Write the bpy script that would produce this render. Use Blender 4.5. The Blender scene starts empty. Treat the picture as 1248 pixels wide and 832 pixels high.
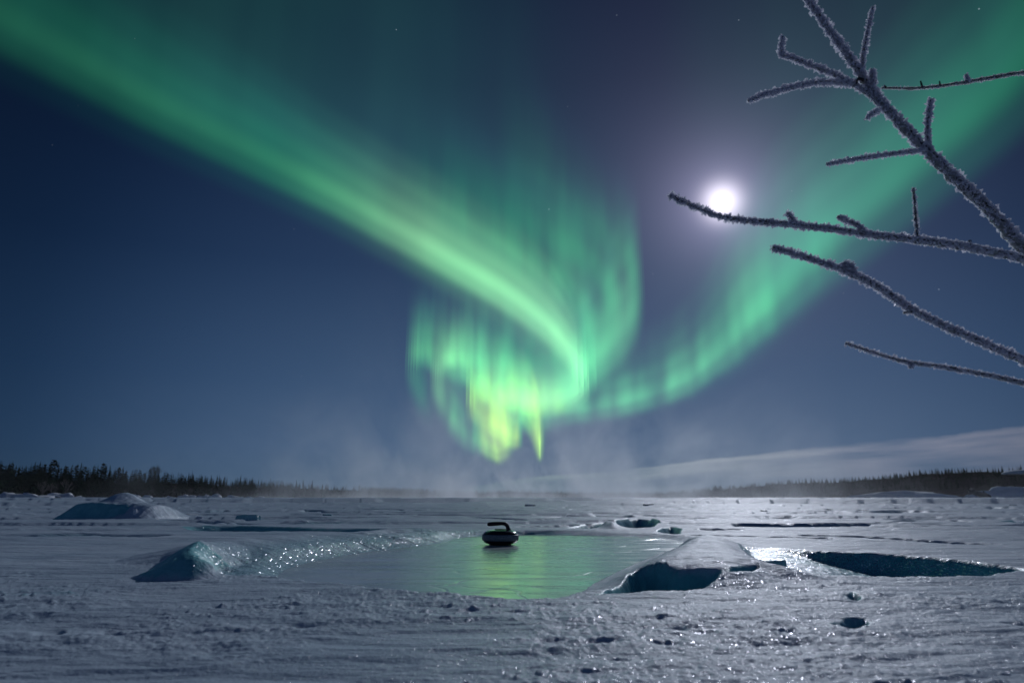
import bpy, bmesh, math, random
import numpy as np
from mathutils import Vector, Matrix

R = math.radians
random.seed(7)
scene = bpy.context.scene
col = scene.collection

# ------------------------------------------------------------------ camera
FPX = 832.0                      # focal length in photo pixels (24 mm on a 36 mm frame, photo 1248 x 832)
CAM_H = 0.385
TILT = math.atan(190.0 / FPX)
cam_data = bpy.data.cameras.new('camera')
cam_data.lens = 24.0
cam_data.sensor_width = 36.0
cam_data.clip_start = 0.05
cam_data.clip_end = 120000.0
cam_data.dof.use_dof = True
cam_data.dof.focus_distance = 5.2
cam_data.dof.aperture_fstop = 4.0
cam = bpy.data.objects.new('camera', cam_data)
col.objects.link(cam)
cam.location = (0, 0, CAM_H)
cam.rotation_euler = (R(90) + TILT, 0, 0)
scene.camera = cam

def ray(px, py):
    """direction of a photo pixel, world space (camera looks along +Y)"""
    x = (px - 624.0) / FPX
    y = (416.0 - py) / FPX
    c, s = math.cos(TILT), math.sin(TILT)
    return Vector((x, c - y * s, s + y * c))

def gp(px, py, z=0.0):
    """where that direction meets the height z"""
    d = ray(px, py)
    t = (z - CAM_H) / d.z
    return Vector((d.x * t, d.y * t, z))

def atd(px, py, dist):
    """point in that direction with depth (Y) dist"""
    d = ray(px, py)
    t = dist / d.y
    return Vector((d.x * t, dist, CAM_H + d.z * t))

# ------------------------------------------------------------------ moon and sky
md = ray(880, 246).normalized()
MOON_AZ = math.atan2(md.x, md.y)
MOON_EL = math.asin(md.z)

world = bpy.data.worlds.new('World')
scene.world = world
world.use_nodes = True
W = world.node_tree
W.nodes.clear()
def wn(t, **kw):
    n = W.nodes.new(t)
    for k, v in kw.items():
        setattr(n, k, v)
    return n
L = W.links.new

def math_node(nt, op, a, b=None, c=None, clamp=False):
    n = nt.nodes.new('ShaderNodeMath')
    n.operation = op
    n.use_clamp = clamp
    for i, v in enumerate((a, b, c)):
        if v is None:
            continue
        if isinstance(v, (int, float)):
            n.inputs[i].default_value = v
        else:
            nt.links.new(v, n.inputs[i])
    return n.outputs[0]

def ramp_node(nt, fac, stops, interp='LINEAR'):
    n = nt.nodes.new('ShaderNodeValToRGB')
    cr = n.color_ramp
    cr.interpolation = interp
    while len(cr.elements) < len(stops):
        cr.elements.new(0.5)
    for e, (p, c) in zip(cr.elements, stops):
        e.position = p
        e.color = (c[0], c[1], c[2], 1.0) if len(c) == 3 else c
    nt.links.new(fac, n.inputs[0])
    return n.outputs[0]

def mixcol(nt, op, fac, a, b):
    n = nt.nodes.new('ShaderNodeMix')
    n.data_type = 'RGBA'
    n.blend_type = op
    for s, v in ((n.inputs[0], fac), (n.inputs[6], a), (n.inputs[7], b)):
        if isinstance(v, (int, float)):
            s.default_value = v
        elif isinstance(v, (tuple, list)):
            s.default_value = (v[0], v[1], v[2], 1.0)
        else:
            nt.links.new(v, s)
    return n.outputs[2]

tc = wn('ShaderNodeTexCoord')
sep = wn('ShaderNodeSeparateXYZ')
L(tc.outputs['Generated'], sep.inputs[0])
elev = sep.outputs[2]
# clear night air: pale near the horizon, deep blue overhead
grad = ramp_node(W, elev, [
    (0.0, (0.092, 0.150, 0.228)), (0.07, (0.074, 0.130, 0.226)), (0.16, (0.047, 0.094, 0.182)),
    (0.32, (0.021, 0.049, 0.112)), (0.55, (0.009, 0.021, 0.060)), (0.75, (0.006, 0.012, 0.045)), (1.0, (0.004, 0.008, 0.035))])
# brighter ahead, darker to the sides; sky behind the camera raised as fill light
def dot_dir(az, el):
    v = wn('ShaderNodeVectorMath', operation='DOT_PRODUCT')
    L(tc.outputs['Generated'], v.inputs[0])
    v.inputs[1].default_value = (math.sin(az) * math.cos(el), math.cos(az) * math.cos(el), math.sin(el))
    return v.outputs['Value']
d1 = dot_dir(R(5), R(8))
side = ramp_node(W, math_node(W, 'MULTIPLY_ADD', d1, 0.5, 0.5), [
    (0.0, (0.85, 0.85, 0.85)), (0.6, (0.7, 0.7, 0.7)), (0.80, (0.2, 0.22, 0.25)), (0.88, (0.13, 0.27, 0.38)), (0.94, (0.66, 0.74, 0.82)), (1.0, (1.05, 1.03, 1.02))], 'B_SPLINE')
base = mixcol(W, 'MULTIPLY', 1.0, grad, side)
# lens and haze glow round the moon, painted into the sky colour
md_dot = dot_dir(MOON_AZ, MOON_EL)
ang = math_node(W, 'ARCCOSINE', math_node(W, 'MINIMUM', md_dot, 0.999999))
g1 = math_node(W, 'MULTIPLY', math_node(W, 'EXPONENT', math_node(W, 'MULTIPLY', math_node(W, 'POWER', math_node(W, 'DIVIDE', ang, R(1.3)), 2.0), -1.0)), 1.1)
g2 = math_node(W, 'MULTIPLY', math_node(W, 'EXPONENT', math_node(W, 'DIVIDE', ang, -R(2.6))), 0.60)
g3 = math_node(W, 'MULTIPLY', math_node(W, 'EXPONENT', math_node(W, 'DIVIDE', ang, -R(10))), 0.055)
def tint(v, c):
    return mixcol(W, 'MULTIPLY', 1.0, c, v)
s_ = mixcol(W, 'ADD', 1.0, base, tint(g1, (1.0, 0.93, 1.0)))
s_ = mixcol(W, 'ADD', 1.0, s_, tint(g2, (0.62, 0.55, 0.86)))
s_ = mixcol(W, 'ADD', 1.0, s_, tint(g3, (0.84, 0.78, 1.15)))
# stars
vor = wn('ShaderNodeTexVoronoi')
vor.inputs['Scale'].default_value = 34.0
L(tc.outputs['Generated'], vor.inputs['Vector'])
star = math_node(W, 'LESS_THAN', vor.outputs['Distance'], 0.030)
vsep = wn('ShaderNodeSeparateColor')
L(vor.outputs['Color'], vsep.inputs[0])
bright = math_node(W, 'POWER', vsep.outputs[0], 5.0)
star = math_node(W, 'MULTIPLY', star, bright)
star = math_node(W, 'MULTIPLY', star, ramp_node(W, elev, [(0.12, (0, 0, 0)), (0.4, (1, 1, 1))]))
s_ = mixcol(W, 'ADD', 1.0, s_, tint(math_node(W, 'MULTIPLY', star, 0.55), (0.75, 0.85, 1.0)))
# low cloud bank over the right-hand shore, its edge rising to the right
sepv = wn('ShaderNodeSeparateXYZ'); L(tc.outputs['Generated'], sepv.inputs[0])
azim = math_node(W, 'ARCTAN2', sepv.outputs[0], sepv.outputs[1])
def px_dir(px, py):
    d = ray(px, py).normalized(); return math.atan2(d.x, d.y), d.z
edge_px = [(540, 600), (600, 588), (660, 579), (750, 574), (830, 563), (960, 547), (1100, 534), (1248, 518), (1500, 500)]
AZ0, AZ1 = -0.2, 0.9
stops = [(0.0, (0, 0, 0))]
for a_, b_ in edge_px:
    az_, z_ = px_dir(a_, b_); stops.append(((az_ - AZ0) / (AZ1 - AZ0), (z_ / 0.16,) * 3))
top = math_node(W, 'MULTIPLY', ramp_node(W, math_node(W, 'DIVIDE', math_node(W, 'SUBTRACT', azim, AZ0), AZ1 - AZ0), stops, 'LINEAR'), 0.16)
cxyz = wn('ShaderNodeCombineXYZ')
L(math_node(W, 'MULTIPLY', azim, 5.0), cxyz.inputs[0])
# streaks follow the edge: measured as a share of the bank's height
rel = math_node(W, 'DIVIDE', elev, math_node(W, 'MAXIMUM', top, 0.004))
L(math_node(W, 'MULTIPLY', rel, 3.2), cxyz.inputs[1])
cn = wn('ShaderNodeTexNoise'); cn.inputs['Scale'].default_value = 1.0; cn.inputs['Detail'].default_value = 6; cn.inputs['Roughness'].default_value = 0.5
L(cxyz.outputs[0], cn.inputs['Vector'])
cx2 = wn('ShaderNodeCombineXYZ'); L(math_node(W, 'MULTIPLY', azim, 26.0), cx2.inputs[0]); L(math_node(W, 'MULTIPLY', elev, 30.0), cx2.inputs[1])
cn2 = wn('ShaderNodeTexNoise'); cn2.inputs['Scale'].default_value = 1.0; cn2.inputs['Detail'].default_value = 4
L(cx2.outputs[0], cn2.inputs['Vector'])
relw = math_node(W, 'ADD', rel, math_node(W, 'MULTIPLY', math_node(W, 'SUBTRACT', cn2.outputs[0], 0.5), 0.16))
prof = ramp_node(W, relw, [(0.0, (.35,) * 3), (0.30, (0.40,) * 3), (0.55, (0.62,) * 3), (0.80, (0.85,) * 3), (0.93, (1, 1, 1)), (0.965, (0.7, 0.7, 0.7)), (1.0, (0, 0, 0))], 'LINEAR')
dens = math_node(W, 'MULTIPLY', prof, ramp_node(W, cn.outputs[0], [(0.36, (0.22,) * 3), (0.58, (1, 1, 1))]))
ccol = ramp_node(W, math_node(W, 'DIVIDE', math_node(W, 'SUBTRACT', azim, AZ0), AZ1 - AZ0), [(0.15, (0.14, 0.23, 0.26)), (0.42, (0.27, 0.32, 0.38)), (0.65, (0.23, 0.25, 0.33)), (0.9, (0.13, 0.14, 0.19))])
s_ = mixcol(W, 'MIX', math_node(W, 'MULTIPLY', dens, 0.9), s_, ccol)
bg = wn('ShaderNodeBackground')
L(s_, bg.inputs[0])
bg.inputs[1].default_value = 1.0
# the Sky Texture, moonlit: very weak
sky = wn('ShaderNodeTexSky')
sky.sky_type = 'NISHITA'
sky.sun_disc = False
sky.sun_elevation = MOON_EL
sky.sun_rotation = MOON_AZ
bg2 = wn('ShaderNodeBackground')
L(sky.outputs[0], bg2.inputs[0])
bg2.inputs[1].default_value = 0.0003
add = wn('ShaderNodeAddShader')
L(bg.outputs[0], add.inputs[0]); L(bg2.outputs[0], add.inputs[1])
wo = wn('ShaderNodeOutputWorld')
L(add.outputs[0], wo.inputs[0])

sun_d = bpy.data.lights.new('moonlight', 'SUN')
sun_d.energy = 1.15
sun_d.angle = R(0.6)
sun_d.color = (0.84, 0.88, 1.0)
sun = bpy.data.objects.new('moonlight', sun_d)
col.objects.link(sun)
sun.rotation_euler = md.to_track_quat('Z', 'Y').to_euler()

scene.view_settings.view_transform = 'Standard'
scene.view_settings.look = 'None'
scene.view_settings.exposure = 0.0
scene.view_settings.gamma = 1.0
scene.render.engine = 'CYCLES'
scene.cycles.use_denoising = True
scene.cycles.max_bounces = 8
scene.cycles.transparent_max_bounces = 64
scene.cycles.volume_bounces = 1
scene.cycles.sample_clamp_indirect = 4.0
scene.cycles.volume_max_steps = 256
scene.cycles.volume_step_rate = 0.4

# ------------------------------------------------------------------ helpers
def tag(o, label=None, cat=None, group=None, kind=None):
    if label: o['label'] = label
    if cat: o['category'] = cat
    if group: o['group'] = group
    if kind: o['kind'] = kind
    return o

def mesh_obj(name, verts, faces, mat=None, parent=None, smooth=True, uvs=None):
    me = bpy.data.meshes.new(name)
    if isinstance(verts, np.ndarray):
        me.vertices.add(len(verts))
        me.vertices.foreach_set('co', verts.astype(np.float32).ravel())
        faces = np.asarray(faces, dtype=np.int32)
        n, k = faces.shape
        me.loops.add(n * k)
        me.loops.foreach_set('vertex_index', faces.ravel())
        me.polygons.add(n)
        me.polygons.foreach_set('loop_start', np.arange(0, n * k, k, dtype=np.int32))
        me.polygons.foreach_set('loop_total', np.full(n, k, dtype=np.int32))
        me.update(calc_edges=True)
    else:
        me.from_pydata(verts, [], faces)
    me.polygons.foreach_set('use_smooth', [smooth] * len(me.polygons))
    if mat: me.materials.append(mat)
    o = bpy.data.objects.new(name, me)
    col.objects.link(o)
    if parent: o.parent = parent
    return o

def empty(name, loc=(0, 0, 0)):
    o = bpy.data.objects.new(name, None)
    o.empty_display_size = 0.1
    o.location = loc
    col.objects.link(o)
    return o

def new_mat(name):
    m = bpy.data.materials.new(name)
    m.use_nodes = True
    m.node_tree.nodes.clear()
    return m, m.node_tree

def smoothstep(a, b, x):
    t = np.clip((x - a) / (b - a), 0, 1)
    return t * t * (3 - 2 * t)

_rng = np.random.RandomState(3)
_perm = _rng.permutation(512)
_grad = _rng.uniform(-1, 1, (512, 2))
_grad /= np.linalg.norm(_grad, axis=1)[:, None]
def perlin(x, y, seed=0):
    x = np.asarray(x, dtype=np.float64) + seed * 37.17
    y = np.asarray(y, dtype=np.float64) + seed * 11.71
    xi = np.floor(x).astype(np.int64); yi = np.floor(y).astype(np.int64)
    xf = x - xi; yf = y - yi
    u = xf**3 * (xf * (xf * 6 - 15) + 10); v = yf**3 * (yf * (yf * 6 - 15) + 10)
    def g(ix, iy, dx, dy):
        h = _perm[(_perm[ix & 511] + iy) & 511]
        return _grad[h, 0] * dx + _grad[h, 1] * dy
    a = g(xi, yi, xf, yf); b = g(xi + 1, yi, xf - 1, yf)
    c = g(xi, yi + 1, xf, yf - 1); d = g(xi + 1, yi + 1, xf - 1, yf - 1)
    return (a + (b - a) * u) + ((c + (d - c) * u) - (a + (b - a) * u)) * v
def fbm(x, y, octaves=4, seed=0, gain=0.5):
    s = 0; a = 1.0; f = 1.0
    for k in range(octaves):
        s = s + a * perlin(x * f, y * f, seed + k * 5)
        a *= gain; f *= 2.03
    return s

def catmull(P, n):
    P = np.asarray(P, dtype=float)
    P = np.vstack([2 * P[0] - P[1], P, 2 * P[-1] - P[-2]])
    out = []
    for i in range(1, len(P) - 2):
        for t in np.linspace(0, 1, n, endpoint=False):
            p0, p1, p2, p3 = P[i - 1], P[i], P[i + 1], P[i + 2]
            out.append(0.5 * ((2 * p1) + (-p0 + p2) * t + (2 * p0 - 5 * p1 + 4 * p2 - p3) * t * t + (-p0 + 3 * p1 - 3 * p2 + p3) * t**3))
    out.append(P[-2])
    return np.array(out)
# ------------------------------------------------------------------ the moon itself
MOON_D = 60000.0
mm, nt = new_mat('moon_surface')
em = nt.nodes.new('ShaderNodeEmission')
nz = nt.nodes.new('ShaderNodeTexNoise'); nz.inputs['Scale'].default_value = 0.004
tco = nt.nodes.new('ShaderNodeTexCoord'); nt.links.new(tco.outputs['Object'], nz.inputs['Vector'])
nt.links.new(ramp_node(nt, nz.outputs[0], [(0.35, (0.85, 0.84, 0.88)), (0.6, (1, 0.98, 1))]), em.inputs[0])
em.inputs[1].default_value = 3.0
mtr = nt.nodes.new('ShaderNodeBsdfTransparent'); mad = nt.nodes.new('ShaderNodeAddShader')
nt.links.new(em.outputs[0], mad.inputs[0]); nt.links.new(mtr.outputs[0], mad.inputs[1])
mo = nt.nodes.new('ShaderNodeOutputMaterial'); nt.links.new(mad.outputs[0], mo.inputs[0])
bm = bmesh.new()
bmesh.ops.create_uvsphere(bm, u_segments=48, v_segments=24, radius=MOON_D * math.tan(R(0.72)))
me = bpy.data.meshes.new('moon'); bm.to_mesh(me); bm.free(); me.materials.append(mm)
for p in me.polygons: p.use_smooth = True
moon = bpy.data.objects.new('moon', me); col.objects.link(moon)
moon.location = md * MOON_D + Vector((0, 0, CAM_H))
moon.visible_shadow = True
tag(moon, 'bright white full moon shining just above the long frosted twig', 'moon')

# ------------------------------------------------------------------ aurora: hanging curtains of light, lower border at one height
AUR_H = 600.0
def aurora_mat(name, stops, ray_scale, ray_lo, strength, fine=0.5, hot=(0.40, 1.0, 0.42)):
    m, nt = new_mat(name)
    uv = nt.nodes.new('ShaderNodeUVMap'); uv.uv_map = 'UVMap'
    sp = nt.nodes.new('ShaderNodeSeparateXYZ'); nt.links.new(uv.outputs[0], sp.inputs[0])
    u, v = sp.outputs[0], sp.outputs[1]
    wob = nt.nodes.new('ShaderNodeTexNoise'); wob.inputs['Scale'].default_value = 1.0
    cw = nt.nodes.new('ShaderNodeCombineXYZ')
    nt.links.new(math_node(nt, 'MULTIPLY', u, ray_scale * 0.45), cw.inputs[0]); wob.inputs['Detail'].default_value = 2.5
    nt.links.new(cw.outputs[0], wob.inputs['Vector'])
    vv = math_node(nt, 'ADD', v, math_node(nt, 'MULTIPLY', math_node(nt, 'SUBTRACT', wob.outputs[0], 0.5), 0.22 * fine))
    colr = ramp_node(nt, vv, stops, 'EASE')
    cb = nt.nodes.new('ShaderNodeCombineXYZ')
    nt.links.new(math_node(nt, 'MULTIPLY', u, ray_scale), cb.inputs[0])
    nt.links.new(math_node(nt, 'MULTIPLY', v, 0.7), cb.inputs[1])
    n1 = nt.nodes.new('ShaderNodeTexNoise'); n1.inputs['Scale'].default_value = 1.0
    n1.inputs['Detail'].default_value = 1.6; n1.inputs['Roughness'].default_value = 0.5
    nt.links.new(cb.outputs[0], n1.inputs['Vector'])
    rr = ramp_node(nt, n1.outputs[0], [(0.30, (ray_lo,) * 3), (0.68, (1, 1, 1))], 'EASE')
    at = nt.nodes.new('ShaderNodeAttribute'); at.attribute_name = 'glow'
    k = math_node(nt, 'MULTIPLY', math_node(nt, 'MULTIPLY', at.outputs['Fac'], strength), rr)
    ah = nt.nodes.new('ShaderNodeAttribute'); ah.attribute_name = 'warmth'
    cool = mixcol(nt, 'MULTIPLY', 1.0, colr, (0.16, 0.95, 0.72))
    gsep = nt.nodes.new('ShaderNodeSeparateColor'); nt.links.new(colr, gsep.inputs[0])
    hotc = mixcol(nt, 'MULTIPLY', 1.0, gsep.outputs[1], hot)
    hf = ramp_node(nt, ah.outputs['Fac'], [(0.30, (0, 0, 0)), (0.85, (1, 1, 1))])
    colr = mixcol(nt, 'MIX', hf, cool, hotc)
    em = nt.nodes.new('ShaderNodeEmission')
    nt.links.new(colr, em.inputs[0]); nt.links.new(k, em.inputs[1])
    tr = nt.nodes.new('ShaderNodeBsdfTransparent')
    ad = nt.nodes.new('ShaderNodeAddShader')
    nt.links.new(em.outputs[0], ad.inputs[0]); nt.links.new(tr.outputs[0], ad.inputs[1])
    out = nt.nodes.new('ShaderNodeOutputMaterial'); nt.links.new(ad.outputs[0], out.inputs[0])
    m.cycles.emission_sampling = 'NONE'
    return m

aurora = empty('aurora', (0, 3000, 0))
tag(aurora, 'green and yellow aurora curling into a swirl of hanging rays above the lake', 'aurora')
aurora['kind'] = 'stuff'

def curtain(name, pts, mat, n=16, rows=20, thick=7, layers=None):
    """pts: (px, py of the lower border, py of the top, brightness). A curtain has thickness: several close sheets share its light."""
    layers = layers or (7 if mat is fan_m else 6 if mat in (ray_m, right_m) else 3)
    C = catmull(pts, n)
    T = np.gradient(C[:, :2], axis=0); T /= np.linalg.norm(T, axis=1)[:, None] + 1e-9
    N = np.stack([T[:, 1], -T[:, 0]], 1)
    V = []; U = []; G = []; F = []; Ht = []
    for k in range(layers):
        off = ((k + 0.5) / layers - 0.5) * 2
        wgt = math.exp(-(off * 1.1)**2) / sum(math.exp(-((((j + 0.5) / layers - 0.5) * 2.2))**2) for j in range(layers))
        s = k * 0.013; base = len(V)
        for i in range(len(C)):
            px, pb, pt, g = C[i]
            if i: s += math.hypot(px - C[i - 1][0], pb - C[i - 1][1]) / 100.0
            w = off * thick
            px += N[i, 0] * w; pb += N[i, 1] * w * 0.7
            d = ray(px, pb); t = AUR_H / d.z
            bx, by = d.x * t, d.y * t
            hd = math.hypot(bx, by)
            dt = ray(px, pt + off * 14)
            el = math.atan2(dt.z, math.hypot(dt.x, dt.y)); el0 = math.atan2(d.z, math.hypot(d.x, d.y))
            for r in range(rows + 1):
                v = r / rows
                e = el0 + (el - el0) * v
                V.append((bx, by - 3000, hd * math.tan(min(e, R(84)))))
                U.append((s, v)); G.append(max(0.0, g) * wgt); Ht.append(g)
        for i in range(len(C) - 1):
            for r in range(rows):
                a = base + i * (rows + 1) + r
                F.append((a, a + rows + 1, a + rows + 2, a + 1))
    o = mesh_obj(name, V, F, mat, aurora)
    me = o.data
    uvl = me.uv_layers.new(name='UVMap')
    li = np.empty(len(me.loops), dtype=np.int32); me.loops.foreach_get('vertex_index', li)
    uvl.data.foreach_set('uv', np.array(U, dtype=np.float32)[li].ravel())
    a = me.attributes.new('glow', 'FLOAT', 'POINT')
    a.data.foreach_set('value', G)
    a = me.attributes.new('warmth', 'FLOAT', 'POINT')
    a.data.foreach_set('value', Ht)
    return o

band_m = aurora_mat('aurora_band', [
    (0.0, (0, 0, 0)), (0.13, (0.015, 0.075, 0.05)), (0.26, (0.19, 0.46, 0.20)), (0.36, (0.38, 0.68, 0.30)),
    (0.50, (0.10, 0.40, 0.20)), (0.68, (0.035, 0.20, 0.13)), (0.85, (0.012, 0.06, 0.05)), (1.0, (0, 0, 0))], 1.3, 0.85, 0.90, 0.15)
ray_m = aurora_mat('aurora_rays', [
    (0.0, (0, 0, 0)), (0.10, (0.12, 0.42, 0.16)), (0.20, (0.30, 0.72, 0.24)), (0.38, (0.15, 0.46, 0.19)),
    (0.62, (0.04, 0.20, 0.12)), (0.82, (0.022, 0.055, 0.055)), (1.0, (0, 0, 0))], 6.0, 0.30, 1.12, 0.5, (0.34, 1.0, 0.34))
low_m = aurora_mat('aurora_lower_border', [
    (0.0, (0, 0, 0)), (0.14, (0.28, 0.50, 0.04)), (0.28, (0.46, 0.80, 0.08)), (0.5, (0.24, 0.58, 0.16)),
    (0.75, (0.05, 0.24, 0.12)), (1.0, (0, 0, 0))], 6.0, 0.4, 1.0, 0.5, (0.52, 1.0, 0.12))
right_m = aurora_mat('aurora_right_rays', [
    (0.0, (0, 0, 0)), (0.12, (0.08, 0.30, 0.13)), (0.22, (0.16, 0.56, 0.20)), (0.40, (0.06, 0.30, 0.14)),
    (0.6, (0.022, 0.11, 0.08)), (0.8, (0.012, 0.04, 0.035)), (1.0, (0, 0, 0))], 5.0, 0.35, 1.0, 0.5, (0.19, 1.0, 0.38))
soft_m = aurora_mat('aurora_right_band', [
    (0.0, (0, 0, 0)), (0.16, (0.025, 0.12, 0.07)), (0.32, (0.05, 0.34, 0.15)), (0.48, (0.03, 0.22, 0.11)),
    (0.68, (0.015, 0.09, 0.065)), (0.84, (0.008, 0.035, 0.03)), (1.0, (0, 0, 0))], 0.8, 0.85, 0.9, 0.1, (0.14, 1.0, 0.5))
wash_m = aurora_mat('aurora_wash', [
    (0.0, (0, 0, 0)), (0.14, (0.014, 0.060, 0.040)), (0.4, (0.010, 0.040, 0.030)), (0.75, (0.010, 0.016, 0.014)), (1.0, (0, 0, 0))], 1.2, 0.75, 1.0, 0.5, (0.16, 0.9, 0.65))

fan_m = aurora_mat('aurora_fan', [
    (0.0, (0, 0, 0)), (0.12, (0.10, 0.34, 0.13)), (0.25, (0.22, 0.58, 0.22)), (0.42, (0.10, 0.38, 0.17)),
    (0.62, (0.03, 0.17, 0.10)), (0.82, (0.03, 0.045, 0.06)), (1.0, (0, 0, 0))], 4.0, 0.6, 0.9, 0.6, (0.24, 1.0, 0.42))
# main band sweeping down from the upper left and hooking round
curtain('curtain', [(-420, -60, -420, .04), (-200, 20, -300, .06), (-60, 90, -210, .08), (60, 142, -110, .12), (180, 196, -20, .17), (300, 247, 60, .27),
    (400, 290, 125, .48), (500, 342, 185, .82), (570, 382, 228, 1.0), (625, 416, 262, 1.1), (668, 448, 300, 1.05), (700, 476, 356, .95),
    (712, 494, 400, .85), (704, 507, 424, .85), (680, 514, 432, .85), (640, 514, 432, .75), (598, 505, 415, .5), (560, 486, 395, .25), (535, 464, 375, .0)], band_m, thick=10)
curtain('curtain', [(480, 345, 200, .0), (560, 376, 235, .35), (620, 402, 270, .35), (668, 436, 315, .5), (700, 468, 350, .5), (716, 490, 385, .5), (700, 503, 400, .4), (660, 510, 415, .0)], band_m, thick=18)
# outer hook with tall rays, fanning out of the main band
curtain('curtain', [(600, 512, 400, .0), (640, 510, 380, .45), (690, 499, 340, .65), (730, 478, 290, .75), (760, 447, 260, .8),
    (777, 412, 235, .65), (779, 380, 215, .42), (768, 348, 200, .28), (742, 318, 180, .2), (700, 285, 140, .12), (650, 255, 70, .08), (600, 235, 40, .0)], fan_m, thick=9)
curtain('curtain', [(690, 500, 400, .0), (718, 482, 350, .4), (742, 452, 300, .55), (752, 420, 260, .55), (745, 388, 240, .5), (725, 355, 215, .4), (692, 325, 190, .28), (650, 298, 175, .14), (600, 270, 140, .08), (540, 240, 100, .0)], fan_m, thick=11)
curtain('curtain', [(690, 490, 390, .0), (716, 472, 340, .4), (722, 445, 290, .6), (712, 415, 250, .65), (690, 388, 215, .6), (650, 358, 190, .42), (600, 325, 160, .28), (540, 290, 120, .15), (480, 260, 90, .0)], fan_m, thick=10)
# left outer swirl
curtain('curtain', [(700, 452, 340, .0), (650, 468, 340, .35), (600, 478, 340, .55), (550, 468, 335, .6), (518, 452, 340, .5), (503, 452, 355, .6),
    (503, 480, 375, .5), (512, 505, 395, .3), (525, 530, 420, .0)], ray_m, thick=10)
curtain('curtain', [(640, 455, 380, .0), (590, 452, 372, .45), (548, 452, 378, .75), (532, 470, 384, .8), (534, 500, 395, .75), (547, 528, 420, .6), (566, 548, 450, .45),
    (590, 560, 485, .35), (605, 568, 505, .0)], ray_m, thick=9)
# inner yellow folds
curtain('curtain', [(706, 500, 462, .0), (680, 508, 455, .6), (645, 508, 448, .8), (605, 496, 438, .7), (576, 496, 440, .65), (575, 515, 440, .85), (600, 537, 455, 1.3), (622, 549, 478, 1.6), (638, 548, 495, .0)], low_m, thick=7)
curtain('curtain', [(575, 535, 470, .0), (588, 556, 480, .8), (604, 567, 485, 1.5), (618, 562, 485, .8), (628, 548, 480, .0)], low_m, thick=6)
curtain('curtain', [(600, 500, 430, .0), (628, 512, 420, .6), (645, 535, 430, .7), (654, 560, 455, 1.1), (659, 566, 470, .9), (663, 550, 455, .2), (672, 525, 430, .0)], low_m, thick=4)
curtain('curtain', [(655, 545, 470, .0), (640, 530, 420, .45), (610, 512, 400, .7), (590, 500, 390, .6), (570, 470, 380, .0)], ray_m, thick=8)
# right-hand band
curtain('curtain', [(600, 540, 470, .0), (640, 530, 440, .55), (700, 522, 425, .75), (760, 512, 405, .85), (820, 496, 375, .9), (870, 470, 320, .85), (905, 445, 250, .85),
    (945, 410, 200, .6), (985, 374, 170, .3), (1040, 330, 130, .0)], right_m, thick=9)
curtain('curtain', [(840, 500, 340, .0), (900, 466, 250, .4), (960, 415, 160, .75), (1010, 370, 110, .85), (1080, 318, 45, .75), (1150, 262, -30, .6), (1240, 190, -120, .42), (1330, 105, -270, .32), (1450, -10, -400, .15), (1600, -180, -520, 0)], soft_m, thick=10)
# faint high glow over everything above the bands
curtain('curtain', [(-420, -80, -500, .3), (-150, 30, -480, .6), (60, 110, -450, .7), (250, 190, -430, 1.0), (400, 240, -420, .95), (560, 300, -400, .6), (680, 330, -380, .2), (760, 340, -360, .1), (820, 420, -340, .12),
    (900, 400, -330, .4), (1000, 320, -320, .7), (1120, 220, -330, .8), (1250, 110, -400, .8), (1450, -80, -500, .3)], wash_m, thick=14)

# ------------------------------------------------------------------ the frozen lake: one snow sheet out to the far shore
def poly_world(pts):
    """list of (px, py, z) -> plan polygon"""
    return np.array([gp(p[0], p[1], p[2])[:2] for p in pts])

def sdf(poly, X, Y, margin=1.2):
    """signed distance to a closed outline, worked out only near it"""
    lo = poly.min(0) - margin; hi = poly.max(0) + margin
    m = (X > lo[0]) & (X < hi[0]) & (Y > lo[1]) & (Y < hi[1])
    out = np.full(X.shape, margin)
    if m.any(): out[m] = np.minimum(sdf_full(poly, X[m], Y[m]), margin)
    return out

def sdf_full(poly, X, Y):
    n = len(poly)
    d = np.full(X.shape, 1e18)
    inside = np.zeros(X.shape, bool)
    for i in range(n):
        ax, ay = poly[i]; bx, by = poly[(i + 1) % n]
        ex, ey = bx - ax, by - ay
        wx, wy = X - ax, Y - ay
        t = np.clip((wx * ex + wy * ey) / (ex * ex + ey * ey + 1e-12), 0, 1)
        d = np.minimum(d, (wx - ex * t)**2 + (wy - ey * t)**2)
        c = ((ay > Y) != (by > Y)) & (X < ex * (Y - ay) / (ey if abs(ey) > 1e-12 else 1e-12) + ax)
        inside ^= c
    d = np.sqrt(d)
    return np.where(inside, -d, d)

def smooth_poly(P, n=5):
    P = list(P)
    Q = catmull([P[-1]] + P + [P[0]] , n)
    return Q[n:-n-1] if False else catmull(P + [P[0]], n)[:-1]

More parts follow.
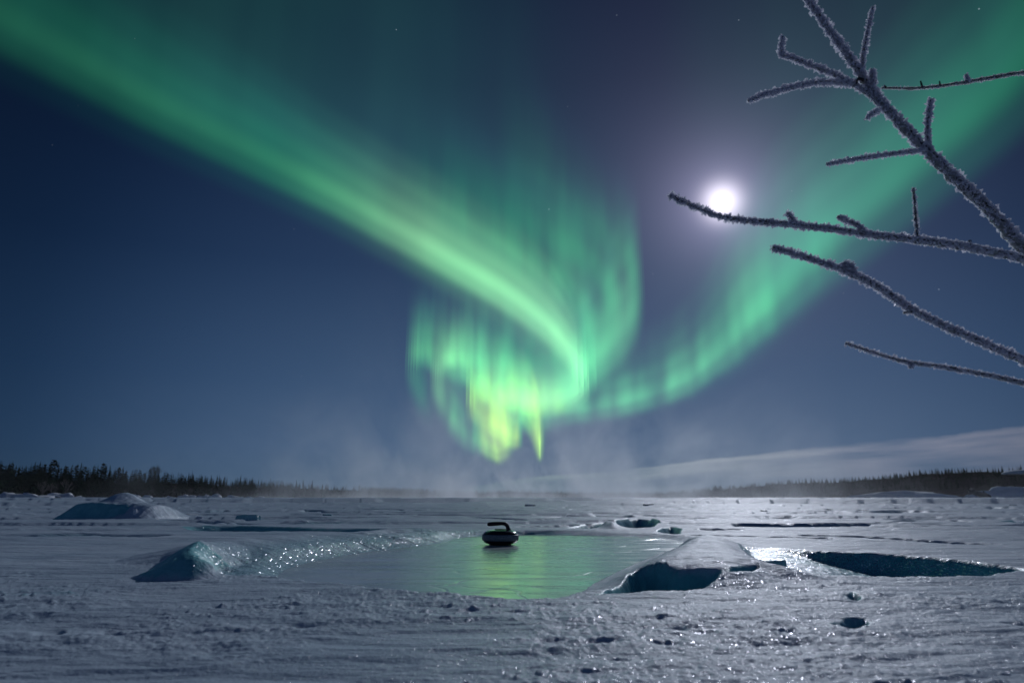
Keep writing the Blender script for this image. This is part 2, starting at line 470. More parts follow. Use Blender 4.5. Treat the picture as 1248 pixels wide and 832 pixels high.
pool_px = [(345, 704, .0), (362, 692, .0), (395, 683, .0), (450, 673, .0), (500, 667, .0), (545, 661, .0), (562, 655.5, .0), (600, 653, .0), (680, 652, .0),
           (740, 653, .0), (795, 655.5, .0), (826, 660, .0), (824, 666, .0), (800, 673, .0), (770, 684, .0), (735, 699, .0), (708, 713, .0), (690, 722, .03), (660, 726, .04),
           (600, 724, .04), (500, 717, .04), (420, 708, .04), (375, 706, .03)]
POOL = smooth_poly(poly_world(pool_px))
pit_mid_px = [(728, 724, .04), (800, 719, .04), (850, 715.5, .04), (905, 703, .045), (928, 699, .05),
              (905, 694, .09), (860, 689, .10), (828, 685.5, .11), (800, 680, .115), (780, 677, .12), (758, 684, .11)]
PITM = smooth_poly(poly_world(pit_mid_px), 3)
pit_right_px = [(897, 662, .05), (950, 663.5, .05), (1010, 668, .05), (1080, 671, .05), (1150, 677, .05), (1215, 684, .05), (1252, 689, .05), (1244, 695, .04),
                (1185, 702, .04), (1120, 703, .035), (1060, 703, .035), (1000, 702, .03), (960, 699, .035), (925, 682, .06), (905, 670, .07)]
PITR = smooth_poly(poly_world(pit_right_px), 3)
mound_mid_px = [(766, 682, .11), (784, 676, .12), (828, 659, .08), (850, 654, .07), (884, 655, .08), (900, 668, .09), (925, 684, .08), (962, 700, .05), (928, 700, .05),
                (905, 695, .09), (860, 690, .10), (828, 686, .11)]
MNDM = smooth_poly(poly_world(mound_mid_px), 3)
crater_a = smooth_poly(poly_world([(690, 642, .04), (715, 638, .04), (745, 636, .04), (742, 641, .04), (718, 644.5, .04)]), 3)
crater_b = smooth_poly(poly_world([(748, 636, .04), (775, 632.5, .04), (803, 635, .04), (797, 640, .04), (765, 643.5, .04)]), 3)
crater_c = smooth_poly(poly_world([(798, 646, .04), (815, 641, .04), (832, 644, .04), (826, 649, .04)]), 3)
pit_back = smooth_poly(poly_world([(222, 641.5, .04), (290, 640, .04), (345, 642, .04), (420, 643, .04), (505, 642.5, .04), (520, 646, .04), (440, 648.5, .04), (380, 646, .04), (300, 646, .04), (235, 645, .04)]), 3)
pit_front = smooth_poly(poly_world([(1012, 757, .04), (1030, 751, .04), (1052, 752, .04), (1062, 758, .04), (1045, 766, .04), (1022, 763, .04)]), 3)
pit_front2 = smooth_poly(poly_world([(1028, 725, .04), (1040, 722, .04), (1052, 727, .04), (1042, 731, .04)]), 3)
pit_far_r = smooth_poly(poly_world([(1215, 638, .04), (1260, 634.5, .04), (1300, 638, .04), (1250, 640, .04)]), 3)
pools_back = smooth_poly(poly_world([(575, 648.5, .04), (640, 646, .04), (740, 648, .04), (800, 650, .04), (835, 656, .04), (800, 653.5, .04), (740, 651, .04), (640, 649.5, .04)]), 3)

def ridge(X, Y, pts, wf, wb):
    m = (X > -6) & (X < 3) & (Y > 2) & (Y < 12)
    out = np.zeros(X.shape)
    out[m] = ridge_full(X[m], Y[m], pts, wf, wb)
    return out

def ridge_full(X, Y, pts, wf, wb):
    """raised crest along plan points (x, y, z): front width wf (towards camera), back width wb"""
    best = np.zeros(X.shape)
    for i in range(len(pts) - 1):
        ax, ay, az = pts[i]; bx, by, bz = pts[i + 1]
        ex, ey = bx - ax, by - ay
        t = np.clip(((X - ax) * ex + (Y - ay) * ey) / (ex * ex + ey * ey), 0, 1)
        cx, cy = ax + ex * t, ay + ey * t
        d = np.hypot(X - cx, Y - cy)
        w = np.where(Y < cy, wf[i] + (wf[i + 1] - wf[i]) * t, wb[i] + (wb[i + 1] - wb[i]) * t)
        z = (az + (bz - az) * t)
        f = np.clip(1 - d / w, 0, 1)
        best = np.maximum(best, z * (f * f * (3 - 2 * f) * 0.6 + f * 0.4))
    return best

def crest(pts):
    return [(*gp(px, py, z)[:2], z) for px, py, z in pts]
RID = crest([(162, 703, .036), (185, 694, .070), (210, 684, .105), (230, 671, .145), (241, 660, .168), (254, 660, .150), (270, 659, .130), (300, 656, .125), (340, 653, .12), (380, 651, .11), (440, 650, .095), (500, 649, .07), (530, 652, .05), (556, 658, .01)])
RID_WF = [.08, .12, .18, .25, .28, .36, .80, .95, .95, .85, .62, .6, .45, .2]
RID_WB = [.06, .08, .12, .16, .22, .35, .6, .8, .9, .9, .9, .9, .9, .5]
RID2 = crest([(440, 649, .10), (470, 645, .10), (500, 644, .09), (530, 649, .06), (553, 657, .02)])

CRACKS = []
for pts, dep, wd in (([(905, 640.5), (980, 641.5), (1060, 641), (1160, 643), (1240, 644)], .09, .16), ([(990, 654), (1060, 656), (1140, 660), (1240, 666)], .07, .13), ([(850, 652), (900, 654), (1000, 657)], .05, .12),
        ([(858, 646), (900, 646), (960, 649)], .06, .14), ([(1080, 640), (1130, 637), (1220, 640)], .06, .14), ([(1030, 634), (1120, 633), (1200, 635)], .08, .2), ([(840, 631), (900, 632), (960, 631)], .08, .2),
        ([(880, 624), (960, 624.5), (1060, 625), (1110, 624)], .16, .4), ([(660, 631), (700, 629), (760, 630)], .08, .2), ([(640, 642), (700, 640), (715, 639)], .06, .14), ([(430, 622), (520, 623)], .12, .3),
        ([(200, 637), (260, 638), (330, 639), (450, 637)], .05, .14), ([(10, 655), (90, 652), (190, 653)], .04, .16), ([(1090, 620), (1180, 619), (1240, 621)], .2, .6), ([(560, 634), (640, 636), (690, 635)], .06, .16), ([(250, 624), (330, 622), (420, 625)], .12, .3)):
    q_ = catmull([(*gp(a_, b_, .03)[:2],) for a_, b_ in pts], 4)
    CRACKS.append((q_, dep, wd))
def ground_height(X, Y):
    r = np.hypot(X, Y)
    base = 0.035 + 0 * X
    # wind drifts
    near = 1 - smoothstep(25, 80, r)
    drift = 0.016 * fbm(X * 0.9 + 0.3 * Y, Y * 0.8, 3, 1) + 0.014 * fbm(X * 0.25, Y * 0.9, 3, 9) * smoothstep(4, 9, r)
    h = base + drift * smoothstep(1.0, 3.5, r)
    # wind crust far out: low broken steps whose dark side faces the camera
    st = fbm(X * 0.16 + 3, Y * 0.55, 4, 21)
    h += 0.065 * smoothstep(0.10, 0.14, st) * smoothstep(6, 12, r) * (1 - 0.4 * near)
    st2 = fbm(X * 0.05, Y * 0.14, 4, 31)
    h += 0.30 * smoothstep(0.14, 0.19, st2) * smoothstep(22, 50, r)
    # ridge on the left of the pool and mound in the middle
    h = np.maximum(h, ridge(X, Y, RID, RID_WF, RID_WB) * (1 + 0.05 * fbm(X * 5, Y * 5, 2, 14)) + 0 * h)
    h = np.maximum(h, ridge(X, Y, RID2, [.3] * 5, [1.0] * 5) * (1 + 0.12 * fbm(X * 4, Y * 4, 3, 18)))
    dm = sdf(MNDM, X, Y)
    h += 0.072 * (1 - smoothstep(-0.16, 0.20, dm))
    sd = sdf(POOL, X, Y)
    # lip of the foreground
    # rough, trodden, crumbly snow in the foreground
    fg = 1 - smoothstep(3.0, 5.5, r)
    rough = smoothstep(-0.15, 0.35, fbm(X * 1.1, Y * 1.1, 2, 41) + 0.12)
    crumb = 0.0055 * fbm(X * 9, Y * 9, 4, 5) + 0.0055 * np.abs(fbm(X * 28, Y * 28, 2, 6))
    dents = -0.009 * smoothstep(0.22, 0.6, fbm(X * 6.5, Y * 9, 2, 51))
    away = smoothstep(-0.02, 0.05, sd)
    smooth_patch = smoothstep(0.0, 0.35, fbm(X * 0.8 + 4, Y * 1.3, 3, 45))
    ridg = 0.0055 * (1 - np.abs(fbm((X + 0.35 * Y) * 1.5, (Y - 0.2 * X) * 5.0, 3, 47)) * 3).clip(0, 1)
    clods = 0.006 * smoothstep(0.25, 0.55, fbm(X * 22, Y * 22, 3, 49)) * smoothstep(-0.05, 0.3, fbm(X * 1.7, Y * 1.7, 2, 50))
    h += fg * away * (crumb * (0.25 + 1.1 * rough) * (1 - 0.65 * smooth_patch) + dents * rough + ridg * smoothstep(1.0, 1.8, r) + clods)
    h += (1 - fg) * 0.004 * fbm(X * 5, Y * 9, 2, 8) * near
    # frost texture on the banks
    h += 0.0035 * fbm(X * 18, Y * 18, 2, 61) * np.exp(-((sd - 0.25) / 0.3)**2) * (Y > 3)
    ice = np.zeros(X.shape)  # mask of bare ice and of shade painted in teal
    def dig(h, s, depth, w, ice_shade_in=1.0):
        nonlocal ice
        k = smoothstep(0.0, w, -s)
        ice = np.maximum(ice, ice_shade_in * smoothstep(-0.012, 0.012, -s + 0.004 * fbm(X * 14, Y * 14, 2, 71)))  # ice tint that also paints the shade of the dug walls
        return h * (1 - k) + (-depth) * k
    sm = sdf(PITM, X, Y) + 0.010 * fbm(X * 7, Y * 7, 3, 72)
    h = dig(h, sm, 0.15, 0.08)
    sr = sdf(PITR, X, Y) + 0.012 * fbm(X * 5, Y * 5, 3, 73)
    slope = smoothstep(0.40, 0.62, X / np.maximum(Y, 0.5) + 0.05 * smoothstep(3.9, 4.8, Y))
    glit = 0.012 * np.abs(fbm(X * 12, Y * 12, 3, 74))
    k = smoothstep(0.0, 0.10, -sr)
    h = h * (1 - k) + (-(-0.004 + 0.145 * slope) + glit) * k
    glint = smoothstep(-0.012, 0.012, -sr) * (1 - smoothstep(0.60, 0.75, X / np.maximum(Y, 0.5)))
    ice = np.maximum(ice, smoothstep(-0.012, 0.012, -sr) * (0.25 + 0.75 * smoothstep(0.40, 0.50, X / np.maximum(Y, .5) + 0.12 * smoothstep(4.0, 4.6, Y))))  # ice tint on the floor, more where the far wall's shade is painted
    for P, dep, w in ((crater_a, .14, .14), (crater_b, .17, .14), (crater_c, .12, .12), (pit_back, .12, .3), (pit_far_r, .12, .4), (pools_back, .05, .12)):
        s = sdf(P, X, Y) + 0.03 * fbm(X * 2, Y * 2, 2, 75)
        h = dig(h, s, dep, w, 0.8)
    for P, dep in ((pit_front, .045), (pit_front2, .03)):
        s = sdf(P, X, Y) + 0.012 * fbm(X * 12, Y * 12, 3, 76)
        h = dig(h, s, dep, .06, 0.7)
    # small raised rim between the craters
    g = gp(744, 640, .07)
    h += 0.07 * np.exp(-(((X - g.x) / 0.10)**2 + ((Y - g.y) / 0.3)**2)) * (1 + 0.5 * fbm(X * 6, Y * 6, 3, 77))
    # icy front of the left ridge
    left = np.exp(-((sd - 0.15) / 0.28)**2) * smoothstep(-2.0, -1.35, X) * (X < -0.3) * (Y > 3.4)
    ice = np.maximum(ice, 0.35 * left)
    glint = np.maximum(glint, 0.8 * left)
    wedge_shade = smoothstep(0.040, 0.055, h) * (X > -1.95) * (Y < 3.6) * (Y > 2.6) * (1 - smoothstep(-1.42, -1.33, X))  # steep snow face whose shade is painted in as teal
    ice = np.maximum(ice, 0.9 * wedge_shade)
    # cracks and wind-cut steps running across the far snow
    for ln, dep, wd in CRACKS:
        m = (Y > 5.5) & (Y < 40) & (np.abs(X) < 32)
        xx, yy = X[m], Y[m]
        dd = np.full(xx.shape, 9.0)
        for i in range(len(ln) - 1):
            ax, ay = ln[i]; bx, by = ln[i + 1]
            t = np.clip(((xx - ax) * (bx - ax) + (yy - ay) * (by - ay)) / ((bx - ax)**2 + (by - ay)**2), 0, 1)
            dd = np.minimum(dd, np.hypot(xx - ax - t * (bx - ax), yy - ay - t * (by - ay)))
        dd = dd + 0.05 * fbm(xx * 1.5, yy * 1.5, 3, 88)
        brk = smoothstep(-0.25, 0.0, fbm(xx * 0.9, yy * 0.9, 2, 89))
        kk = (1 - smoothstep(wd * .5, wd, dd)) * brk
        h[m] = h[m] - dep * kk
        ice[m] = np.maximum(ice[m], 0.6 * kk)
    # the pool bed under its ice
    sp = sd + 0.012 * fbm(X * 3.2, Y * 3.2, 3, 79) * smoothstep(0.6, -0.6, 0 * X)
    wid = 0.05 + 0.17 * smoothstep(3.1, 3.6, Y)
    wid = wid + (0.30 - wid) * smoothstep(0.16, 0.42, X) * smoothstep(2.62, 3.0, Y) * (Y < 5.2)
    k = smoothstep(0, 1, sp / wid)
    h = np.where(sp < wid, (-0.004 + (h + 0.004) * k), h)
    h = np.where(sp < 0, -0.004 - 0.12 * smoothstep(0, 0.15, -sp), h)
    return h, ice, glint

# nonuniform polar grid centred under the camera
rs = [0.35]
while rs[-1] < 2600:
    r = rs[-1]
    pxrule = 0.75 * r * r / (FPX * 0.36)
    lim = 0.022 + 0.010 * max(0, r - 3) if r < 14 else 0.13 + 0.03 * (r - 14)
    rs.append(r + max(0.006, min(pxrule, lim)))
rs = np.array(rs)
az = np.concatenate([np.arange(-180, -43, 3.0), np.arange(-43, 43, 0.08), np.arange(43, 180, 3.0)])
AZ, RR = np.meshgrid(np.radians(az), rs, indexing='ij')
GX, GY = np.sin(AZ) * RR, np.cos(AZ) * RR
GH, G_ICE_SHADE, GGL = ground_height(GX, GY)
na, nrr = AZ.shape
V = np.stack([GX, GY, GH], -1).reshape(-1, 3)
idx = np.arange(na * nrr).reshape(na, nrr)
nxt = np.roll(idx, -1, axis=0)
F = np.stack([idx[:, :-1], idx[:, 1:], nxt[:, 1:], nxt[:, :-1]], -1).reshape(-1, 4)
# centre cap
V = np.vstack([V, [[0, 0, 0.035]]])

sm_, nt = new_mat('snow')
tco = nt.nodes.new('ShaderNodeTexCoord')
geo = nt.nodes.new('ShaderNodeNewGeometry')
at = nt.nodes.new('ShaderNodeAttribute'); at.attribute_name = 'ice'  # holds bare ice plus the painted shade of walls
ice = at.outputs['Fac']
P = tco.outputs['Object']
def noise(scale, detail=3, rough=0.5, vec=None, nt=nt):
    n = nt.nodes.new('ShaderNodeTexNoise')
    n.inputs['Scale'].default_value = scale; n.inputs['Detail'].default_value = detail; n.inputs['Roughness'].default_value = rough
    nt.links.new(vec or P, n.inputs['Vector'])
    return n.outputs[0]
snowc = ramp_node(nt, noise(1.3, 4), [(0.3, (0.42, 0.53, 0.65)), (0.7, (0.56, 0.65, 0.76))])
ice_shade_c = ramp_node(nt, noise(7, 4), [(0.3, (0.09, 0.40, 0.46)), (0.7, (0.20, 0.56, 0.62))])  # ice colour; its dark teal also paints shade on camera-facing faces
colr = mixcol(nt, 'MIX', ice, snowc, ice_shade_c)
# every grain catches the moon at its own angle
cam_fade = nt.nodes.new('ShaderNodeVectorMath'); cam_fade.operation = 'LENGTH'; nt.links.new(P, cam_fade.inputs[0])
atg = nt.nodes.new('ShaderNodeAttribute'); atg.attribute_name = 'glint'; glint = atg.outputs['Fac']
gm = nt.nodes.new('ShaderNodeMapping'); gm.inputs['Scale'].default_value = (230, 85, 230); nt.links.new(P, gm.inputs[0])
gm2 = nt.nodes.new('ShaderNodeMapping'); gm2.inputs['Scale'].default_value = (120, 20, 120); nt.links.new(P, gm2.inputs[0])
vr = nt.nodes.new('ShaderNodeTexVoronoi'); vr.inputs['Scale'].default_value = 1.0
nt.links.new(mixcol(nt, 'MIX', math_node(nt, 'GREATER_THAN', glint, 0.5), gm.outputs[0], gm2.outputs[0]), vr.inputs['Vector'])
off = nt.nodes.new('ShaderNodeVectorMath'); off.operation = 'SUBTRACT'
nt.links.new(vr.outputs['Color'], off.inputs[0]); off.inputs[1].default_value = (0.5, 0.5, 0.5)
b1 = nt.nodes.new('ShaderNodeBump'); b1.inputs['Strength'].default_value = 0.7; b1.inputs['Distance'].default_value = 0.004
nt.links.new(noise(90, 4, 0.65), b1.inputs['Height'])
b2 = nt.nodes.new('ShaderNodeBump'); b2.inputs['Strength'].default_value = 0.35; b2.inputs['Distance'].default_value = 0.012
nt.links.new(noise(17, 4, 0.6), b2.inputs['Height']); nt.links.new(b1.outputs[0], b2.inputs['Normal'])
b3 = nt.nodes.new('ShaderNodeBump'); b3.inputs['Strength'].default_value = 0.5; b3.inputs['Distance'].default_value = 0.12
mp = nt.nodes.new('ShaderNodeMapping'); mp.inputs['Scale'].default_value = (0.6, 2.2, 1); nt.links.new(P, mp.inputs[0])
nt.links.new(noise(1.0, 5, 0.6, mp.outputs[0]), b3.inputs['Height']); nt.links.new(b2.outputs[0], b3.inputs['Normal'])
pb = nt.nodes.new('ShaderNodeBsdfPrincipled')
nt.links.new(colr, pb.inputs['Base Color'])
pb.inputs['Roughness'].default_value = 0.75
nt.links.new(math_node(nt, 'MULTIPLY_ADD', ice, -0.2, 0.6), pb.inputs['Roughness'])
pb.inputs['Specular IOR Level'].default_value = 0.15
nt.links.new(b3.outputs[0], pb.inputs['Normal'])
# glints
sc_ = nt.nodes.new('ShaderNodeVectorMath'); sc_.operation = 'SCALE'
nt.links.new(off.outputs[0], sc_.inputs[0]); sc_.inputs['Scale'].default_value = 0.95
nadd = nt.nodes.new('ShaderNodeVectorMath'); nadd.operation = 'ADD'
nt.links.new(sc_.outputs[0], nadd.inputs[0]); nt.links.new(b3.outputs[0], nadd.inputs[1])
nn = nt.nodes.new('ShaderNodeVectorMath'); nn.operation = 'NORMALIZE'; nt.links.new(nadd.outputs[0], nn.inputs[0])
gl = nt.nodes.new('ShaderNodeBsdfGlossy'); nt.links.new(math_node(nt, 'MULTIPLY_ADD', glint, 0.02, 0.17), gl.inputs['Roughness'])
gl.inputs['Color'].default_value = (0.9, 0.9, 0.95, 1)
nt.links.new(nn.outputs[0], gl.inputs['Normal'])
vr2 = nt.nodes.new('ShaderNodeSeparateColor'); nt.links.new(vr.outputs['Color'], vr2.inputs[0])
thr = math_node(nt, 'MULTIPLY_ADD', glint, 0.5, 0.12)
nt.links.new
msk = math_node(nt, 'MULTIPLY', math_node(nt, 'LESS_THAN', vr.outputs['Distance'], 0.40), thr)
ms = nt.nodes.new('ShaderNodeMixShader')
nt.links.new(msk, ms.inputs[0]); nt.links.new(pb.outputs[0], ms.inputs[1]); nt.links.new(gl.outputs[0], ms.inputs[2])
out = nt.nodes.new('ShaderNodeOutputMaterial'); nt.links.new(ms.outputs[0], out.inputs[0])
SNOW = sm_

ground = mesh_obj('snow_ground', V, F, SNOW)
# close the small hole under the camera
capi = len(V) - 1
bmx = bmesh.new(); bmx.from_mesh(ground.data); bmx.verts.ensure_lookup_table()
for i in range(na):
    try: bmx.faces.new((bmx.verts[capi], bmx.verts[int(idx[i, 0])], bmx.verts[int(nxt[i, 0])])).smooth = True
    except ValueError: pass
bmx.to_mesh(ground.data); bmx.free()
a = ground.data.attributes.new('ice', 'FLOAT', 'POINT')
a.data.foreach_set('value', np.append(G_ICE_SHADE.reshape(-1), 0).astype(np.float32))
a = ground.data.attributes.new('glint', 'FLOAT', 'POINT')
a.data.foreach_set('value', np.append(GGL.reshape(-1), 0).astype(np.float32))
tag(ground, kind='structure')

# ------------------------------------------------------------------ clear ice of the pool
pm, nt = new_mat('pool_ice')
tco = nt.nodes.new('ShaderNodeTexCoord'); P = tco.outputs['Object']
mp = nt.nodes.new('ShaderNodeMapping'); mp.inputs['Scale'].default_value = (0.8, 3.0, 1); mp.inputs['Rotation'].default_value = (0, 0, R(12)); nt.links.new(P, mp.inputs[0])
streak = noise(2.2, 6, 0.65, mp.outputs[0], nt)
frost = noise(1.1, 5, 0.6, P, nt)
pbs = nt.nodes.new('ShaderNodeBsdfPrincipled')
sx_ = nt.nodes.new('ShaderNodeSeparateXYZ'); nt.links.new(P, sx_.inputs[0])
rimef = math_node(nt, 'MULTIPLY_ADD', sx_.outputs[0], -0.22, frost)
milky = ramp_node(nt, rimef, [(0.38, (0.26, 0.32, 0.335)), (0.60, (0.42, 0.48, 0.50)), (0.82, (0.58, 0.63, 0.66))])
vb = nt.nodes.new('ShaderNodeTexVoronoi'); vb.inputs['Scale'].default_value = 26.0; nt.links.new(P, vb.inputs['Vector'])
milky = mixcol(nt, 'MIX', math_node(nt, 'MULTIPLY', math_node(nt, 'LESS_THAN', vb.outputs['Distance'], 0.16), 0.35), milky, (0.62, 0.66, 0.68))
nt.links.new(milky, pbs.inputs['Base Color'])
nt.links.new(ramp_node(nt, streak, [(0.3, (0.12,) * 3), (0.7, (0.34,) * 3)]), pbs.inputs['Roughness'])
pbs.inputs['IOR'].default_value = 1.45
pbs.inputs['Specular IOR Level'].default_value = 0.9
bb = nt.nodes.new('ShaderNodeBump'); bb.inputs['Strength'].default_value = 0.07; bb.inputs['Distance'].default_value = 0.01
nt.links.new(streak, bb.inputs['Height'])
vc = nt.nodes.new('ShaderNodeTexVoronoi'); vc.feature = 'DISTANCE_TO_EDGE'; vc.inputs['Scale'].default_value = 1.3
wv = nt.nodes.new('ShaderNodeVectorMath'); wv.operation = 'ADD'; nt.links.new(mp.outputs[0], wv.inputs[0])
nc = nt.nodes.new('ShaderNodeTexNoise'); nc.inputs['Scale'].default_value = 1.5; nt.links.new(P, nc.inputs['Vector']); nt.links.new(nc.outputs['Color'], wv.inputs[1])
nt.links.new(wv.outputs[0], vc.inputs['Vector'])
crk = ramp_node(nt, vc.outputs['Distance'], [(0.0, (0, 0, 0)), (0.018, (1, 1, 1))])
milky2 = mixcol(nt, 'MIX', math_node(nt, 'MULTIPLY', math_node(nt, 'SUBTRACT', 1.0, crk), 0.5), milky, (0.75, 0.8, 0.82)); nt.links.new(milky2, pbs.inputs['Base Color'])
b2 = nt.nodes.new('ShaderNodeBump'); b2.inputs['Strength'].default_value = 0.5; b2.inputs['Distance'].default_value = 0.004
nt.links.new(crk, b2.inputs['Height']); nt.links.new(bb.outputs[0], b2.inputs['Normal'])
nt.links.new(b2.outputs[0], pbs.inputs['Normal'])
out = nt.nodes.new('ShaderNodeOutputMaterial'); nt.links.new(pbs.outputs[0], out.inputs[0])
cx, cy = POOL.mean(0)
big = [(cx + (x - cx) * 1.06, cy + (y - cy) * 1.06, 0.0) for x, y in POOL]
n = len(big)
low = [(x, y, -0.05) for x, y, z in big]
pool = mesh_obj('pool_ice', big + low, [tuple(range(n)), tuple(range(2 * n - 1, n - 1, -1))] + [(i, n + i, n + (i + 1) % n, (i + 1) % n) for i in range(n)], pm, smooth=False)
bmx = bmesh.new(); bmx.from_mesh(pool.data); bmesh.ops.recalc_face_normals(bmx, faces=bmx.faces); bmx.to_mesh(pool.data); bmx.free()
tag(pool, kind='structure')
# ------------------------------------------------------------------ far shores: low wooded hills on both sides
def lerp_tab(x, tab):
    xs = [t[0] for t in tab]; ys = [t[1] for t in tab]
    return np.interp(x, xs, ys)
# photo column -> distance of the shore, distance of the crest, row of the bare crest line
SHORE = [(-700, 120), (-100, 165), (60, 190), (200, 250), (330, 360), (430, 560), (560, 900), (650, 1000), (800, 1000), (860, 560), (960, 430), (1060, 380), (1250, 330), (1500, 280), (2000, 200)]
CREST = [(-700, 590), (-100, 588), (0, 585), (110, 587), (200, 589), (330, 594), (430, 597.5), (520, 599), (590, 601), (620, 599.5), (700, 601.5), (800, 602), (862, 600), (900, 594), (960, 590), (1050, 586), (1110, 580), (1160, 577), (1248, 575), (1400, 575), (2000, 575)]
def px_az(px):
    d = ray(px, 606); return math.atan2(d.x, d.y)
PXS = np.linspace(-1500, 2700, 900)
AZS = np.array([px_az(p) for p in PXS])
def crest_of(px):
    sh = lerp_tab(px, SHORE)
    dc = sh * 1.5 + 40
    py = lerp_tab(px, CREST)
    p = atd(px, py, 1.0)
    el = (p.z - CAM_H) / math.hypot(p.x, p.y)
    return sh, dc, el * dc
def hill_height(px, r):
    sh, dc, zc = crest_of(px)
    az_ = px_az(px)
    f = (r - sh) / (dc - sh)
    n = fbm(az_ * 30, r / 60.0, 3, 90)
    if f < 0: return -0.3
    if f < 1: return zc * (f * f * (3 - 2 * f)) * (1 + 0.12 * n) + 0.3 * min(1, f * 12)
    return zc * (1 + 0.12 * n) * (1 + 0.05 * (f - 1)) + 0.3
V = []; F = []
NR = 26
for i, px in enumerate(PXS):
    sh, dc, zc = crest_of(px)
    for k in range(NR + 1):
        f = -0.02 + (k / NR)**1.3 * 3.0
        r = sh + (dc - sh) * f
        V.append((math.sin(AZS[i]) * r, math.cos(AZS[i]) * r, float(hill_height(px, r)) if k else -0.4))
for i in range(len(PXS) - 1):
    for k in range(NR):
        a = i * (NR + 1) + k
        F.append((a, a + 1, a + NR + 2, a + NR + 1))
hm, nt = new_mat('forest_floor')
tco = nt.nodes.new('ShaderNodeTexCoord')
pb = nt.nodes.new('ShaderNodeBsdfPrincipled')
nt.links.new(ramp_node(nt, noise(0.05, 5, 0.6, tco.outputs['Object'], nt), [(0.45, (0.035, 0.032, 0.034)), (0.70, (0.07, 0.06, 0.062)), (0.78, (0.35, 0.37, 0.42))]), pb.inputs['Base Color'])
pb.inputs['Roughness'].default_value = 0.9; pb.inputs['Specular IOR Level'].default_value = 0.0
out = nt.nodes.new('ShaderNodeOutputMaterial'); nt.links.new(pb.outputs[0], out.inputs[0])
hills = mesh_obj('hills', V, F, hm)
tag(hills, kind='structure')

def simple_mat(name, stops, scale, rough=0.9, bump=0.0, bscale=None, spec=0.3):
    m, nt = new_mat(name)
    tco = nt.nodes.new('ShaderNodeTexCoord')
    pb = nt.nodes.new('ShaderNodeBsdfPrincipled')
    nt.links.new(ramp_node(nt, noise(scale, 5, 0.6, tco.outputs['Object'], nt), stops), pb.inputs['Base Color'])
    pb.inputs['Roughness'].default_value = rough
    pb.inputs['Specular IOR Level'].default_value = spec
    if bump:
        b = nt.nodes.new('ShaderNodeBump'); b.inputs['Strength'].default_value = 0.8; b.inputs['Distance'].default_value = bump
        nt.links.new(noise(bscale or scale * 3, 5, 0.6, tco.outputs['Object'], nt), b.inputs['Height'])
        nt.links.new(b.outputs[0], pb.inputs['Normal'])
    out = nt.nodes.new('ShaderNodeOutputMaterial'); nt.links.new(pb.outputs[0], out.inputs[0])
    return m
NEEDLE = simple_mat('spruce_needles', [(0.35, (0.012, 0.020, 0.014)), (0.65, (0.035, 0.05, 0.032))], 1.5, spec=0.0)
BARK = simple_mat('dark_bark', [(0.35, (0.03, 0.024, 0.022)), (0.65, (0.07, 0.055, 0.05))], 3.0, spec=0.0)
TWIG = simple_mat('bare_twigs', [(0.35, (0.045, 0.035, 0.035)), (0.65, (0.08, 0.065, 0.062))], 3.0)

def spruce_geo(h, w, seed, layers=13, full=True):
    """crown of drooping ragged boughs (verts, faces) and a trunk"""
    rnd = random.Random(seed)
    V = []; F = []
    z0 = 0.10 * h * rnd.uniform(0.6, 1.6)
    for k in range(layers):
        f = k / (layers - 1)
        z = z0 + (h - z0) * f
        rad = w * (1 - f)**0.85 * (0.9 + 0.3 * rnd.random()) + 0.03 * w
        nb = max(5, int(9 * (1 - f) + 4)) if full else 5
        ph = rnd.random() * 6.28
        for b in range(nb):
            a = ph + 6.283 * b / nb + rnd.uniform(-.25, .25)
            if rnd.random() < 0.10: continue
            L_ = rad * rnd.uniform(0.65, 1.15)
            dz = -L_ * rnd.uniform(0.25, 0.6)
            wd = L_ * rnd.uniform(0.22, 0.36)
            ca, sa = math.cos(a), math.sin(a)
            th = (h / layers) * rnd.uniform(0.35, 0.7)
            i0 = len(V)
            V += [(0, 0, z + th), (ca * L_ * .55 - sa * wd, sa * L_ * .55 + ca * wd, z + dz * .5), (ca * L_, sa * L_, z + dz * 0.85 + 0.12 * L_),
                  (ca * L_ * .55 + sa * wd, sa * L_ * .55 - ca * wd, z + dz * .5), (ca * L_ * .5, sa * L_ * .5, z + dz * .4 + th * .6)]
            F += [(i0, i0 + 1, i0 + 4), (i0, i0 + 4, i0 + 3), (i0 + 1, i0 + 2, i0 + 4), (i0 + 4, i0 + 2, i0 + 3)]
    i0 = len(V)
    V += [(0.03 * w, 0, h * .9), (-0.03 * w, 0.03 * w, h * .9), (-0.03 * w, -0.03 * w, h * .9), (0, 0, h * 1.04)]
    F += [(i0, i0 + 1, i0 + 3), (i0 + 1, i0 + 2, i0 + 3), (i0 + 2, i0, i0 + 3)]
    return V, F
def cone_trunk(h, r0):
    V = []; F = []
    for k, (z, rr) in enumerate(((-0.6, r0 * 1.2), (h * .5, r0 * .7), (h * .95, r0 * .1))):
        for j in range(6):
            V.append((math.cos(j * 1.047) * rr, math.sin(j * 1.047) * rr, z))
    for k in range(2):
        for j in range(6):
            F.append((k * 6 + j, k * 6 + (j + 1) % 6, k * 6 + 6 + (j + 1) % 6, k * 6 + 6 + j))
    return V, F

protos = []
for s in range(7):
    h = 10.0; w = [1.5, 1.9, 2.3, 1.7, 2.6, 1.4, 2.0][s]
    cv, cf = spruce_geo(h, w, 100 + s)
    tv, tf = cone_trunk(h, 0.16)
    cme = bpy.data.meshes.new('crown'); cme.from_pydata(cv, [], cf); cme.materials.append(NEEDLE)
    tme = bpy.data.meshes.new('trunk'); tme.from_pydata(tv, [], tf); tme.materials.append(BARK)
    protos.append((cme, tme))
